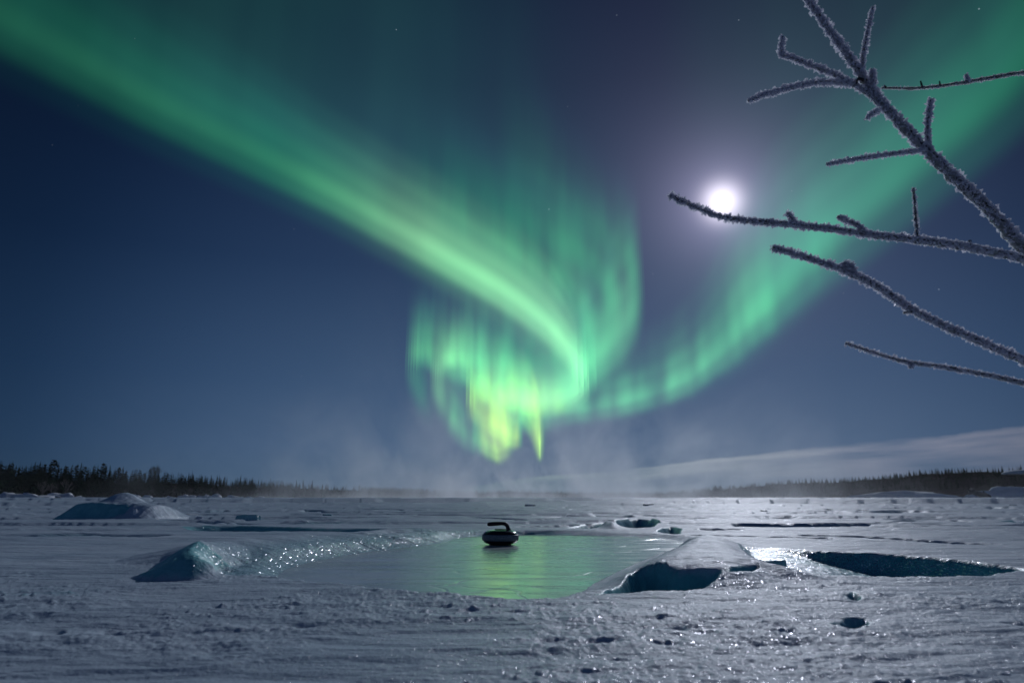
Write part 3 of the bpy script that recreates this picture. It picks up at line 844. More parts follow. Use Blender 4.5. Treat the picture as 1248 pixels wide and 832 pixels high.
# a pine kind: bare lower trunk, rounded ragged top
rnd = random.Random(55)
for s in range(3):
    cv = []; cf = []
    for k in range(70):
        a = rnd.random() * 6.28; zz = rnd.uniform(5.0, 10.2); rr = 2.0 * math.sin(min(1, (10.6 - zz) / 5.0) * 1.9) * rnd.uniform(.2, 1)
        c = Vector((math.cos(a) * rr, math.sin(a) * rr, zz)); i0 = len(cv); sz = rnd.uniform(.35, .8)
        for q in range(5): cv.append(tuple(c + Vector((rnd.gauss(0, 1), rnd.gauss(0, 1), rnd.gauss(0, .55))) * sz * .7))
        cf += [(i0, i0 + 1, i0 + 2), (i0 + 1, i0 + 3, i0 + 2), (i0, i0 + 3, i0 + 4), (i0 + 2, i0 + 4, i0 + 3)]
    tv, tf = cone_trunk(10, 0.18)
    cme = bpy.data.meshes.new('crown'); cme.from_pydata(cv, [], cf); cme.materials.append(NEEDLE)
    tme = bpy.data.meshes.new('trunk'); tme.from_pydata(tv, [], tf); tme.materials.append(BARK)
    protos.append((cme, tme))

def place_tree(name, pr, loc, sc, sx, rz, label, group, rough=None):
    e = empty(name, loc); e.scale = (sx, sx, sc); e.rotation_euler = (R(random.uniform(-2, 2)), R(random.uniform(-2, 2)), rz)
    tag(e, label, 'tree', group)
    for nm, me in (('crown', protos[pr][0]), ('trunk', protos[pr][1])):
        c = bpy.data.objects.new(nm, me); col.objects.link(c); c.parent = e
    return e

def land_point(px, f):
    sh, dc, zc = crest_of(px)
    r = sh + (dc - sh) * f
    a = px_az(px)
    return (math.sin(a) * r, math.cos(a) * r, float(hill_height(px, r)) - 0.15)

# skyline row of the left wood: heights from the photograph's outline
SKY_L = [(-30, 568), (0, 563), (12, 566), (25, 568), (40, 558), (50, 566), (60, 563), (75, 569), (88, 560), (100, 568), (115, 564), (126, 566), (140, 571), (155, 574), (170, 574), (200, 575), (230, 578), (265, 581), (290, 582), (330, 586), (365, 588), (420, 593), (520, 596), (600, 600)]
random.seed(11)
px = -25
n_left = 0
while px < 470:
    top = lerp_tab(px, SKY_L) + random.uniform(-2.5, 2.5) + random.choice([0, 0, 0, -3.5, 3, 5])
    f = random.uniform(0.75, 1.05)
    loc = land_point(px, f)
    d = math.hypot(loc[0], loc[1])
    q = atd(px, top, d * math.cos(px_az(px)))
    h = max(2.5, q.z - loc[2])
    near = px < 215
    pr = random.choice([0, 1, 2, 3, 4, 5, 6, 7, 8, 9]) if near else random.choice([0, 1, 3, 5, 6])
    place_tree('spruce_tree' if pr < 7 else 'pine_tree', pr, loc, h / 10, h / 10 * random.uniform(.8, 1.25) * (1.0 if near else 1.1), random.random() * 6.28,
               'dark pointed spruce in the wood along the left shore' if pr < 7 else 'dark round topped pine in the wood along the left shore',
               'spruces along the left shore' if pr < 7 else 'pines along the left shore')
    n_left += 1
    px += random.uniform(3.5, 6.5) if near else random.uniform(2.6, 5.0)

SKY_R = [(850, 604), (866, 597), (885, 592), (905, 590), (930, 588), (960, 585.5), (1000, 584.5), (1040, 583), (1100, 580), (1160, 576), (1248, 573), (1300, 571)]
px = 866
while px < 1262:
    top = lerp_tab(px, SKY_R) + random.uniform(-1.5, 1.6) + random.choice([0, 0, 1.5, 3, -2])
    loc = land_point(px, random.uniform(0.85, 1.05) if px > 1000 else random.uniform(0.45, 1.0))
    d = math.hypot(loc[0], loc[1])
    q = atd(px, top, d * math.cos(px_az(px)))
    h = max(2.0, q.z - loc[2])
    place_tree('spruce_tree', random.choice([0, 1, 3, 5, 6]), loc, h / 10, h / 10 * random.uniform(.8, 1.2), random.random() * 6.28,
               'small dark spruce on the low wooded hill at right', 'spruces on the right hill')
    px += random.uniform(3.2, 6.0)

# the mass of the wood behind and below the skyline rows
V = []; F = []
rnd = random.Random(5)
def add_tree(px, f, h):
    loc = land_point(px, f)
    s = rnd.randrange(6)
    cv, cf = SIMPLE[s]
    i0 = len(V); a = rnd.random() * 6.28; ca, sa = math.cos(a), math.sin(a); sx = h / 10 * rnd.uniform(.9, 1.5)
    for x, y, z in cv: V.append((loc[0] + (x * ca - y * sa) * sx, loc[1] + (x * sa + y * ca) * sx, loc[2] + z * h / 10))
    for fc in cf: F.append(tuple(i0 + q for q in fc))
SIMPLE = [spruce_geo(10, rnd.uniform(1.6, 2.6), 300 + s, 8, False) for s in range(6)]
for k in range(1500):
    px = rnd.uniform(-250, 620)
    add_tree(px, rnd.uniform(0.04, 0.95), rnd.uniform(3.5, 7.0) * (1.0 if px < 350 else 0.9))
for k in range(900):
    add_tree(rnd.uniform(440, 880), rnd.uniform(0.5, 1.0), rnd.uniform(4, 7.5))
for k in range(2600):
    px = rnd.uniform(600, 1450)
    f = rnd.uniform(0.03, 0.98)
    if px > 1040 and f < 0.32: continue
    add_tree(px, f, rnd.uniform(2.2, 4.6))
wood = mesh_obj('far_wood', V, F, NEEDLE, smooth=False)
tag(wood, 'dark mass of woodland covering the low hills round the lake', 'woodland', kind='stuff')

# bare broadleaved trees
def bare_tree(name, base, h, seed, label, spread=0.5, mat=TWIG, group=None, depth=5, thick=0.05):
    rnd = random.Random(seed)
    e = empty(name, base)
    tag(e, label, 'tree', group)
    tv, tf, cv, cf = [], [], [], []
    def limb(VV, FF, a, b, r0, r1):
        d = (b - a).normalized(); u = d.orthogonal().normalized(); w = d.cross(u)
        i0 = len(VV)
        for p, r in ((a, r0), (b, r1)):
            for j in range(4):
                t = j * 1.5708; VV.append(tuple(p + (u * math.cos(t) + w * math.sin(t)) * r))
        for j in range(4): FF.append((i0 + j, i0 + (j + 1) % 4, i0 + 4 + (j + 1) % 4, i0 + 4 + j))
    def grow(a, d, L_, r, lv):
        b = a + d * L_
        VV, FF = (tv, tf) if lv == 0 else (cv, cf)
        limb(VV, FF, a, b, r, r * .7)
        if lv >= depth: return
        for k in range(rnd.choice((2, 3, 3))):
            nd = (d + Vector((rnd.gauss(0, 1), rnd.gauss(0, 1), rnd.gauss(0.15, .5))) * spread).normalized()
            grow(a + d * L_ * rnd.uniform(.55, 1.0), nd, L_ * rnd.uniform(.6, .82), max(r * .6, thick * .28), lv + 1)
        grow(b, (d + Vector((rnd.gauss(0, .12), rnd.gauss(0, .12), .1))).normalized(), L_ * .75, r * .7, lv + 1)
    grow(Vector((0, 0, -0.3)), Vector((0, 0, 1)), h * .27, thick * h / 3, 0)
    mesh_obj('trunk', tv, tf, mat, e); mesh_obj('crown', cv, cf, mat, e)
    return e
p = land_point(186, 0.55)
dd = math.hypot(p[0], p[1]); q = atd(186, 557, p[1])
bare_tree('birch_tree', p, (q.z - p[2]) * 0.93, 3, 'tall bare birch standing above the wood on the left shore', 0.42, thick=0.035)
for i, (px, top, lab) in enumerate([(51, 577, 'pale leaning bare tree at the foot of the left wood'), (62, 580, 'small bare bush right of the pale leaning tree'), (78, 576, 'bare tree between the leaning tree and the snow mound')]):
    p = land_point(px, 0.02); q = atd(px, top, p[1])
    bare_tree('bare_tree', p, q.z - p[2], 20 + i, lab, 0.38, mat=simple_mat('pale_bark%d' % i, [(0.3, (0.10, 0.085, 0.08)), (0.7, (0.20, 0.17, 0.16))], 3.0), depth=4)

# snow banks, pressure ice and rocks along the shores
def lump(name, px, py, wpx, hpx, dist, mat, seed, label, cat, group=None, kind=None, lean=0.0, rough=0.25, depthf=0.8, res=3):
    """an irregular rounded body standing at (px, py) of the given size in photo pixels"""
    base = atd(px, py, dist)
    k = dist / FPX
    w, h = wpx * k, hpx * k
    bm = bmesh.new()
    bmesh.ops.create_icosphere(bm, subdivisions=res, radius=1.0)
    for v in bm.verts:
        c = v.co
        n = float(fbm(c.x * 1.7 + seed, c.y * 1.7 + c.z * 1.3, 3, seed))
        n2 = float(fbm(c.x * 4 + seed, c.z * 4 + c.y * 2, 2, seed + 1))
        s = 1 + rough * n * 1.6 + rough * 0.4 * n2
        z = max(-0.15, c.z * s)
        v.co = Vector((c.x * s * w / 2 + lean * z * h, c.y * s * w / 2 * depthf, z * h))
    me = bpy.data.meshes.new(name); bm.to_mesh(me); bm.free()
    me.polygons.foreach_set('use_smooth', [True] * len(me.polygons)); me.materials.append(mat)
    o = bpy.data.objects.new(name, me); col.objects.link(o)
    o.location = (base.x, base.y, 0.02 if dist < 150 else 0.1)
    tag(o, label, cat, group, kind)
    return o
# ------------------------------------------------------------------ snow mound, ice blocks, shore lumps
ICEBLK, nt = new_mat('block_ice')
pb = nt.nodes.new('ShaderNodeBsdfPrincipled'); tco = nt.nodes.new('ShaderNodeTexCoord')
nt.links.new(ramp_node(nt, noise(3.0, 4, 0.6, tco.outputs['Object'], nt), [(0.35, (0.12, 0.42, 0.48)), (0.7, (0.35, 0.6, 0.66))]), pb.inputs['Base Color'])
pb.inputs['Roughness'].default_value = 0.4
b = nt.nodes.new('ShaderNodeBump'); b.inputs['Strength'].default_value = 0.6; b.inputs['Distance'].default_value = 0.05
nt.links.new(noise(9.0, 4, 0.6, tco.outputs['Object'], nt), b.inputs['Height']); nt.links.new(b.outputs[0], pb.inputs['Normal'])
out = nt.nodes.new('ShaderNodeOutputMaterial'); nt.links.new(pb.outputs[0], out.inputs[0])
ROCK = simple_mat('dark_rock', [(0.35, (0.03, 0.03, 0.035)), (0.65, (0.09, 0.085, 0.09))], 1.2, 0.85, 0.1)
PLAIN_SNOW = simple_mat('drift_snow', [(0.3, (0.62, 0.67, 0.75)), (0.7, (0.80, 0.82, 0.86))], 0.8, 0.8, 0.08, 3.0)

FARICE = simple_mat('snowy_ice', [(0.35, (0.22, 0.28, 0.34)), (0.65, (0.6, 0.64, 0.7))], 2.0, 0.6, 0.05)
def field_obj(name, X, Y, Z, SHADE, mat):
    n, m = X.shape
    V = np.stack([X, Y, Z], -1).reshape(-1, 3)
    idx = np.arange(n * m).reshape(n, m)
    F = np.stack([idx[:-1, :-1], idx[1:, :-1], idx[1:, 1:], idx[:-1, 1:]], -1).reshape(-1, 4)
    o = mesh_obj(name, V, F, mat)
    a = o.data.attributes.new('ice', 'FLOAT', 'POINT'); a.data.foreach_set('value', SHADE.reshape(-1).astype(np.float32))
    return o

# the mound with a cut, shaded front at left
MD = 10.6
c0 = gp(112, 636, 0.03)
mk = MD / FPX
u = np.linspace(-75, 75, 220); w = np.linspace(-0.4, 2.2, 160)
U_, W_ = np.meshgrid(u, w, indexing='ij')
prof = np.interp(U_, [-75, -52, -40, -26, -14, -2, 6, 14, 24, 34, 46, 56, 75], [0, 0, 9, 21, 28, 34.5, 36.5, 34, 27, 23, 20.5, 19, 0]) * mk
top = prof * (1 - smoothstep(0.5, 2.0, W_))
# cut front: only the middle is cut steeply, its foot nearest the camera
cutlim = np.interp(U_, [-60, -48, -34, -20, 0, 20, 32, 40, 60], [2, 8, 19, 22, 22.5, 20, 18, 3, 0]) * mk
front = cutlim * smoothstep(-0.10, 0.16, W_) + (top - cutlim) * smoothstep(0.16, 0.75, W_)
tail_ = top * smoothstep(-0.32, 0.30, W_)
bl_ = smoothstep(14, 42, U_)
front = front * (1 - bl_) + tail_ * bl_
Z = np.minimum(top, front)
Z += 0.012 * fbm(U_ * .12, W_ * 4, 3, 140) * smoothstep(0, .1, Z)
CUT_SHADE = smoothstep(-0.08, 0.0, W_) * (1 - smoothstep(0.12, 0.2, W_)) * (U_ < 38) * (U_ > -52)  # shade of the cut snow front, painted as a teal tint
edge_ = np.minimum(np.minimum(smoothstep(-75, -68, U_), 1 - smoothstep(68, 75, U_)), np.minimum(smoothstep(-0.4, -0.3, W_), 1 - smoothstep(2.0, 2.2, W_)))
Z = Z - 0.06 * (1 - edge_) - 0.01
o = field_obj('snow_mound', U_ * mk, W_, Z, CUT_SHADE * 0.9, SNOW)
o.location = (c0.x, c0.y, 0.035)
tag(o, 'big snow mound with a blue shaded cut front, standing left beyond the snow ridge', 'snow mound')

# marker post right of the mound
pp = gp(165, 636, 0.03); k = pp.y / FPX
post = empty('marker_post', pp); tag(post, 'short snow capped post with a dark foot right of the snow mound', 'post')
def cyl(name, r0, r1, z0, z1, mat, parent, seg=10, dx=0.0):
    V = []; F = []
    for z, r in ((z0, r0), (z0 + (z1 - z0) * .5, (r0 + r1) / 2 * 1.05), (z1 - r1 * .3, r1), (z1, r1 * .55)):
        for j in range(seg):
            t = 6.2832 * j / seg; V.append((math.cos(t) * r + dx * z, math.sin(t) * r, z))
    for q in range(3):
        for j in range(seg): F.append((q * seg + j, q * seg + (j + 1) % seg, (q + 1) * seg + (j + 1) % seg, (q + 1) * seg + j))
    F.append(tuple(range(3 * seg, 4 * seg))); F.append(tuple(range(seg - 1, -1, -1)))
    return mesh_obj(name, V, F, mat, parent)
cyl('foot', 1.5 * k, 1.4 * k, -0.1, 4.5 * k, ROCK, post)
cyl('snow_cap', 1.6 * k, 2.2 * k, 4.4 * k, 15 * k, PLAIN_SNOW, post, dx=-0.15)

# ice blocks lying on the lake: (px, base row, width, height)
def slab(px, py, wpx, hpx, seed, label, group=None, name='ice_block', mat=None, depthf=0.7):
    p = gp(px, py, 0.03); k = p.y / FPX
    rnd = random.Random(seed); w, h = wpx * k, hpx * k; dpt = min(w * depthf, 0.9)
    bm = bmesh.new()
    pts = []
    n = 9
    for j in range(n):
        t = 6.2832 * j / n + rnd.uniform(-.2, .2)
        rr = 1 / max(abs(math.cos(t)), abs(math.sin(t)))**0.75 * rnd.uniform(.85, 1.05)
        pts.append((math.cos(t) * rr * w / 2 * .93, math.sin(t) * rr * dpt / 2))
    lo = [bm.verts.new((x * 1.06, y * 1.04, -0.05)) for x, y in pts]
    hi = [bm.verts.new((x * rnd.uniform(.82, .97), y * rnd.uniform(.82, .95), h * rnd.uniform(.82, 1.05))) for x, y in pts]
    bm.faces.new(hi); bm.faces.new(lo[::-1])
    for j in range(n): bm.faces.new((lo[j], lo[(j + 1) % n], hi[(j + 1) % n], hi[j]))
    bmesh.ops.recalc_face_normals(bm, faces=bm.faces)
    bmesh.ops.bevel(bm, geom=bm.edges[:], offset=min(w, h) * .10, segments=2, affect='EDGES', profile=.6)
    bmesh.ops.triangulate(bm, faces=[f for f in bm.faces if len(f.verts) > 4])
    bmesh.ops.subdivide_edges(bm, edges=bm.edges[:], cuts=1, use_grid_fill=True)
    for v in bm.verts:
        if v.co.z > 0: v.co += Vector((rnd.gauss(0, 1), rnd.gauss(0, 1), rnd.gauss(0, .6))) * min(w, h) * .025
    me = bpy.data.meshes.new(name); bm.to_mesh(me); bm.free(); me.materials.append(mat or ICEBLK)
    o = bpy.data.objects.new(name, me); col.objects.link(o); o.location = p
    tag(o, label, 'ice block' if name == 'ice_block' else 'rock', group); return o
slab(302, 633.5, 33, 6.5, 1, 'long flat blue ice block behind the left snow ridge', depthf=.5)
slab(356, 632, 10, 4, 2, 'small blue ice block right of the long flat one')
slab(399, 631, 13, 4.5, 3, 'rounded ice block farther right behind the icy ridge')
slab(234, 630, 16, 3.5, 4, 'low pale ice block left of the long flat one', mat=PLAIN_SNOW)
slab(243, 633, 8, 4, 5, 'little white ice lump beside the low pale block', mat=PLAIN_SNOW)
slab(646, 617.5, 14, 3.2, 6, 'grey ice block far out beyond the curling stone', mat=FARICE)
slab(790, 617, 14, 3.2, 7, 'grey ice block far out under the cloud bank', mat=FARICE)
slab(942, 692.5, 36, 10.5, 8, 'angular ice block on the edge of the glittering hollow', depthf=.5)
for i, (px, py, w_, h_) in enumerate([(872, 623.5, 12, 2.4), (1012, 622, 8, 2.4), (1052, 624, 18, 3.4), (931, 623, 8, 2), (1235, 616, 6, 2)]):
    slab(px, py, w_, h_ * .8, 30 + i, 'small dark chunk of ice lying far out on the snow', 'ice chunks far out on the lake', mat=FARICE, depthf=1.6)

random.seed(4)
for i, (px, w_, h_) in enumerate([(12, 46, 8), (40, 40, 7), (72, 34, 8), (95, 20, 4), (160, 22, 6), (178, 18, 5), (205, 16, 4), (226, 20, 6), (250, 24, 5), (262, 14, 6), (285, 22, 5), (305, 18, 4), (322, 20, 4), (338, 14, 3)]):
    lump('snow_heave', px, 610.0, w_, h_, 92 + 12 * random.random() , PLAIN_SNOW, 200 + i, 'snow covered pressure ice heaved up before the left wood', 'snow heave', 'snow heaves along the left shore', rough=0.5)
for i, (px, w_, h_) in enumerate([(222, 8, 4), (70, 10, 4), (47, 9, 3), (270, 8, 3), (303, 9, 2.5)]):
    lump('boulder', px, 609.8, w_, h_, 90, ROCK, 240 + i, 'dark boulder among the snow heaves of the left shore', 'boulder', 'boulders along the left shore', rough=0.4)
# right shore: long snow banks, a dark uprooted stump
lump('snow_bank', 1105, 608.5, 130, 8, 170, PLAIN_SNOW, 260, 'long low snow bank below the right hill, left of the dark stump', 'snow bank', rough=0.22, depthf=0.25, res=4)
lump('snow_bank', 1240, 608.5, 110, 13, 175, PLAIN_SNOW, 261, 'snow bank at the right edge, behind the dark stump', 'snow bank', rough=0.22, depthf=0.25, res=4)
lump('snow_bank', 1255, 578.5, 66, 5, 320, PLAIN_SNOW, 262, 'bright patch of open snow on top of the right hill', 'snow patch', rough=0.1, depthf=0.4).location.z = 11.0
st = atd(1196, 608.5, 150)
k = 150 / FPX
stump = empty('uprooted_stump', (st.x, st.y, 0.05)); tag(stump, 'dark uprooted stump leaning left on the right shore', 'stump')
def tube(name, pts, mat, parent=None, seg=12, noise_amp=0.0, seed=0, cap=True, flat=1.0):
    V, F = tube_geo(pts, seg, noise_amp, seed, cap, flat)
    return mesh_obj(name, V, F, mat, parent)
def tube_geo(pts, seg=12, noise_amp=0.0, seed=0, cap=True, flat=1.0):
    """tube along (Vector, radius) pairs"""
    V = []; F = []
    prev = None
    for i, (p, r) in enumerate(pts):
        a = pts[max(0, i - 1)][0]; b = pts[min(len(pts) - 1, i + 1)][0]
        d = (b - a).normalized()
        if prev is None: uu = d.orthogonal().normalized()
        else: uu = (prev - d * prev.dot(d)).normalized()
        prev = uu; ww = d.cross(uu)
        for j in range(seg):
            t = 6.2832 * j / seg
            rr = r * (1 + noise_amp * float(perlin(i * .6 + seed, j * .9 + seed)))
            V.append(tuple(p + (uu * math.cos(t) + ww * math.sin(t) * flat) * rr))
    n = len(pts)
    for i in range(n - 1):
        for j in range(seg): F.append((i * seg + j, i * seg + (j + 1) % seg, (i + 1) * seg + (j + 1) % seg, (i + 1) * seg + j))
    if cap: F.append(tuple(range((n - 1) * seg, n * seg))); F.append(tuple(range(seg - 1, -1, -1)))
    return V, F
tube('trunk', [(Vector((10 * k, 0, 2 * k)), 3.5 * k), (Vector((4 * k, 0, 4 * k)), 3.6 * k), (Vector((-4 * k, 0, 6.5 * k)), 3.2 * k), (Vector((-11 * k, 0, 9.5 * k)), 3.8 * k)], ROCK, stump, 9, 0.5, 3)
for dx, dz, ex, ez in ((-10, 9, -14, 13), (-9, 8, -4, 13), (4, 5, 6, 11), (-8, 7, -13, 5)):
    tube('root', [(Vector((dx * k, 0, dz * k)), 1.4 * k), (Vector(((dx + ex) / 2 * k, .3, (dz + ez) / 2 * k)), 1.0 * k), (Vector((ex * k, .5, ez * k)), .3 * k)], ROCK, stump, 6, 0.4, dx)

# ------------------------------------------------------------------ the curling stone
sp = gp(609.8, 663.5, 0.0)
sr = 21.3 * sp.y / FPX * 1.0
stone = empty('curling_stone', (sp.x, sp.y, 0.001))
tag(stone, 'dark curling stone with a gooseneck handle standing on the green lit ice', 'curling stone')
GRAN, nt = new_mat('granite')
pb = nt.nodes.new('ShaderNodeBsdfPrincipled'); tco = nt.nodes.new('ShaderNodeTexCoord')
nt.links.new(ramp_node(nt, noise(160, 3, 0.7, tco.outputs['Object'], nt), [(0.35, (0.006, 0.007, 0.009)), (0.62, (0.02, 0.022, 0.026)), (0.78, (0.07, 0.07, 0.075))]), pb.inputs['Base Color'])
pb.inputs['Roughness'].default_value = 0.16
out = nt.nodes.new('ShaderNodeOutputMaterial'); nt.links.new(pb.outputs[0], out.inputs[0])
BAND = simple_mat('frosted_band', [(0.35, (0.15, 0.18, 0.20)), (0.65, (0.26, 0.30, 0.33))], 60, 0.55, 0.0006, 400)
HAND, nt = new_mat('handle_plastic')
pb = nt.nodes.new('ShaderNodeBsdfPrincipled'); pb.inputs['Base Color'].default_value = (0.020, 0.006, 0.008, 1); pb.inputs['Roughness'].default_value = 0.33
tco = nt.nodes.new('ShaderNodeTexCoord'); nt.links.new(ramp_node(nt, noise(40, 3, 0.6, tco.outputs['Object'], nt), [(0.3, (0.28,) * 3), (0.7, (0.42,) * 3)]), pb.inputs['Roughness'])
out = nt.nodes.new('ShaderNodeOutputMaterial'); nt.links.new(pb.outputs[0], out.inputs[0])
STEEL, nt = new_mat('bolt_steel')
pb = nt.nodes.new('ShaderNodeBsdfPrincipled'); pb.inputs['Base Color'].default_value = (0.7, 0.7, 0.72, 1); pb.inputs['Metallic'].default_value = 1; pb.inputs['Roughness'].default_value = 0.25
out = nt.nodes.new('ShaderNodeOutputMaterial'); nt.links.new(pb.outputs[0], out.inputs[0])

def lathe(name, prof, mat, parent, seg=96):
    V = []; F = []
    for r, z in prof:
        for j in range(seg):
            t = 6.283185 * j / seg; V.append((r * math.cos(t), r * math.sin(t), z))
    for i in range(len(prof) - 1):
        for j in range(seg): F.append((i * seg + j, i * seg + (j + 1) % seg, (i + 1) * seg + (j + 1) % seg, (i + 1) * seg + j))
    F.append(tuple(range(seg - 1, -1, -1))); F.append(tuple(range((len(prof) - 1) * seg, len(prof) * seg)))
    return mesh_obj(name, V, F, mat, parent)
q = sr / 0.1425
H_ = 0.112 * q
prof = [(0.070 * q, 0.0), (0.088 * q, 0.002 * q), (0.104 * q, 0.010 * q)]
for a_ in range(0, 13):
    t = -1.25 + 2.5 * a_ / 12
    prof.append(((0.0985 + 0.0445 * math.cos(t)) * q, (0.056 + 0.0475 * math.sin(t)) * q))
prof += [(0.100 * q, 0.1065 * q), (0.080 * q, 0.110 * q), (0.06 * q, H_), (0.0005, H_)]
prof = [(r, z) for r, z in prof]
lathe('body', prof, GRAN, stone)
band = [(0.1375 * q, 0.0325 * q), (0.1430 * q, 0.038 * q), (0.1446 * q, 0.0555 * q), (0.1430 * q, 0.073 * q), (0.1375 * q, 0.0785 * q)]
lathe('striking_band', [(0.128 * q, 0.0325 * q)] + band + [(0.128 * q, 0.0785 * q)], BAND, stone)
hd = lathe('handle_plate', [(0.0455 * q, H_ - 0.002), (0.0455 * q, H_ + 0.004 * q), (0.042 * q, H_ + 0.007 * q), (0.0005, H_ + 0.0085 * q)], HAND, stone, 48)
hp = catmull([(0.062, 0, 0.104, .019), (0.060, 0, 0.122, .0155), (0.054, 0, 0.140, .0140), (0.040, 0, 0.1545, .0145), (0.015, 0, 0.1600, .0135), (-0.02, 0, 0.1590, .0150), (-0.06, 0, 0.1570, .0155), (-0.092, 0, 0.1540, .0145), (-0.103, 0, 0.153, .008)], 6)
tube('handle', [(Vector((x * q, y * q, z * q)), max(r, .003) * q) for x, y, z, r in hp], HAND, stone, 18, flat=1.0)
bolt = lathe('bolt', [(0.010 * q, 0), (0.010 * q, 0.005 * q), (0.008 * q, 0.007 * q), (0.0005, 0.0075 * q)], STEEL, stone, 24)
bolt.location = (0.080 * q, -0.004 * q, 0.1105 * q)

# ------------------------------------------------------------------ frosted tree reaching in from the right
WOOD = simple_mat('frozen_bark', [(0.35, (0.022, 0.018, 0.02)), (0.65, (0.07, 0.058, 0.062))], 60, 0.8, 0.002, 200)
FROST, nt = new_mat('hoar_frost')
d1_ = nt.nodes.new('ShaderNodeBsdfPrincipled'); d1_.inputs['Base Color'].default_value = (0.84, 0.85, 0.92, 1); d1_.inputs['Roughness'].default_value = 0.35
tco = nt.nodes.new('ShaderNodeTexCoord'); nt.links.new(ramp_node(nt, noise(150, 3, 0.6, tco.outputs['Object'], nt), [(0.3, (0.85, 0.86, 0.92)), (0.7, (0.97, 0.97, 1.0))]), d1_.inputs['Base Color'])
t1_ = nt.nodes.new('ShaderNodeBsdfTranslucent'); t1_.inputs[0].default_value = (0.92, 0.90, 0.98, 1)
tr_ = nt.nodes.new('ShaderNodeBsdfTransparent')
m1 = nt.nodes.new('ShaderNodeMixShader'); m1.inputs[0].default_value = 0.82
nt.links.new(d1_.outputs[0], m1.inputs[1]); nt.links.new(t1_.outputs[0], m1.inputs[2])
m2 = nt.nodes.new('ShaderNodeMixShader'); m2.inputs[0].default_value = 0.2
nt.links.new(m1.outputs[0], m2.inputs[1]); nt.links.new(tr_.outputs[0], m2.inputs[2])
out = nt.nodes.new('ShaderNodeOutputMaterial'); nt.links.new(m2.outputs[0], out.inputs[0])

gz = nt.nodes.new('ShaderNodeBsdfGlossy'); gz.inputs['Roughness'].default_value = 0.35; gz.inputs['Color'].default_value = (0.95, 0.95, 1, 1)
m3 = nt.nodes.new('ShaderNodeMixShader'); m3.inputs[0].default_value = 0.3
nt.links.new(m1.outputs[0], m3.inputs[1]); nt.links.new(gz.outputs[0], m3.inputs[2]); nt.links.new(m3.outputs[0], m2.inputs[1])
RIME, nt = new_mat('rime_coat')
tco = nt.nodes.new('ShaderNodeTexCoord')
pb = nt.nodes.new('ShaderNodeBsdfPrincipled'); pb.inputs['Roughness'].default_value = 0.6
nt.links.new(ramp_node(nt, noise(120, 3, 0.6, tco.outputs['Object'], nt), [(0.3, (0.85, 0.86, 0.93)), (0.7, (0.98, 0.98, 1.0))]), pb.inputs['Base Color'])
pb.inputs['Subsurface Weight'].default_value = 1.0; pb.inputs['Subsurface Radius'].default_value = (1.0, 1.0, 1.0); pb.inputs['Subsurface Scale'].default_value = 0.05
b = nt.nodes.new('ShaderNodeBump'); b.inputs['Strength'].default_value = 1.0; b.inputs['Distance'].default_value = 0.003
nt.links.new(noise(420, 4, 0.7, tco.outputs['Object'], nt), b.inputs['Height']); nt.links.new(b.outputs[0], pb.inputs['Normal'])
out = nt.nodes.new('ShaderNodeOutputMaterial'); nt.links.new(pb.outputs[0], out.inputs[0])

TX, TY = 2.25, 2.2
tree = empty('frosted_birch', (TX, TY, 0.02))
tag(tree, 'frost covered birch reaching bare branches into the upper right', 'tree')
T0 = Vector((TX, TY, 0.02))
tr_pts = [(Vector((0, 0, -0.15)), .055), (Vector((0.01, 0, .3)), .048), (Vector((-0.02, .02, .8)), .042), (Vector((0.03, .03, 1.3)), .036), (Vector((0.0, .05, 2.0)), .028), (Vector((0.1, .02, 2.8)), .016), (Vector((0.12, .05, 3.3)), .004)]
tube('trunk', [(Vector(p[:3]), p[3]) for p in catmull([(*v, r) for v, r in tr_pts], 8)], WOOD, tree, 16, 0.25, 9)

def frost_mesh(path, seed, dens, size, lower=0.5, rad_k=1.0):
    """hoar crystals standing off a branch: path of (Vector, radius)"""
    rnd = random.Random(seed); V = []; F = []
    for i in range(len(path) - 1):
        (a, ra), (b_, rb) = path[i], path[i + 1]
        L_ = (b_ - a).length
        d = (b_ - a).normalized(); uu = d.orthogonal().normalized(); ww = d.cross(uu)
        clump = 0.55 + 0.9 * max(0, float(perlin(i * 0.9 + seed, seed * 1.3)) + .35)
        for _ in range(int(L_ * dens * clump) + (rnd.random() < (L_ * dens * clump) % 1)):
            t = rnd.random(); p = a.lerp(b_, t); r = ra + (rb - ra) * t
            th = rnd.random() * 6.2832
            o_ = uu * math.cos(th) + ww * math.sin(th)
            # less frost on the side facing the camera: dark bark shows in the middle of the branch
            if o_.y < -0.85 and rnd.random() < 0.3: continue
            if o_.z > 0 and rnd.random() < lower: continue
            o_ = (o_ + Vector((rnd.gauss(0, .28), rnd.gauss(0, .28), rnd.gauss(0, .28))) + d * rnd.gauss(0, .25)).normalized()
            big = rnd.random() < .16
            ln = size * 1.3 * rnd.uniform(.30, .9) * (1.7 if big else 1)
            wd = ln * rnd.uniform(.28, .55)
            s = o_.orthogonal().normalized(); ang_ = rnd.random() * 3.14
            s = (s * math.cos(ang_) + o_.cross(s) * math.sin(ang_)); s2 = o_.cross(s)
            p0 = p + o_ * r * rad_k * .7
            i0 = len(V); m_ = p0 + o_ * ln * rnd.uniform(.45, .7)
            p0b = p0 + s * wd * .3
            V += [tuple(p0b), tuple(m_ + s * wd), tuple(m_ - s * wd), tuple(m_ + s2 * wd * .7), tuple(m_ - s2 * wd * .7), tuple(p0 + o_ * ln + s * wd * rnd.uniform(-.5, .5))]
            # two crossed ice plates
            F.append((i0, i0 + 1, i0 + 5, i0 + 2)); F.append((i0, i0 + 3, i0 + 5, i0 + 4))
    return V, F
def coat_path(path, seed, k=1.25):
    return [(p, r * (k + 0.35 * float(perlin(i * .7 + seed, 3.3)))) for i, (p, r) in enumerate(path)]

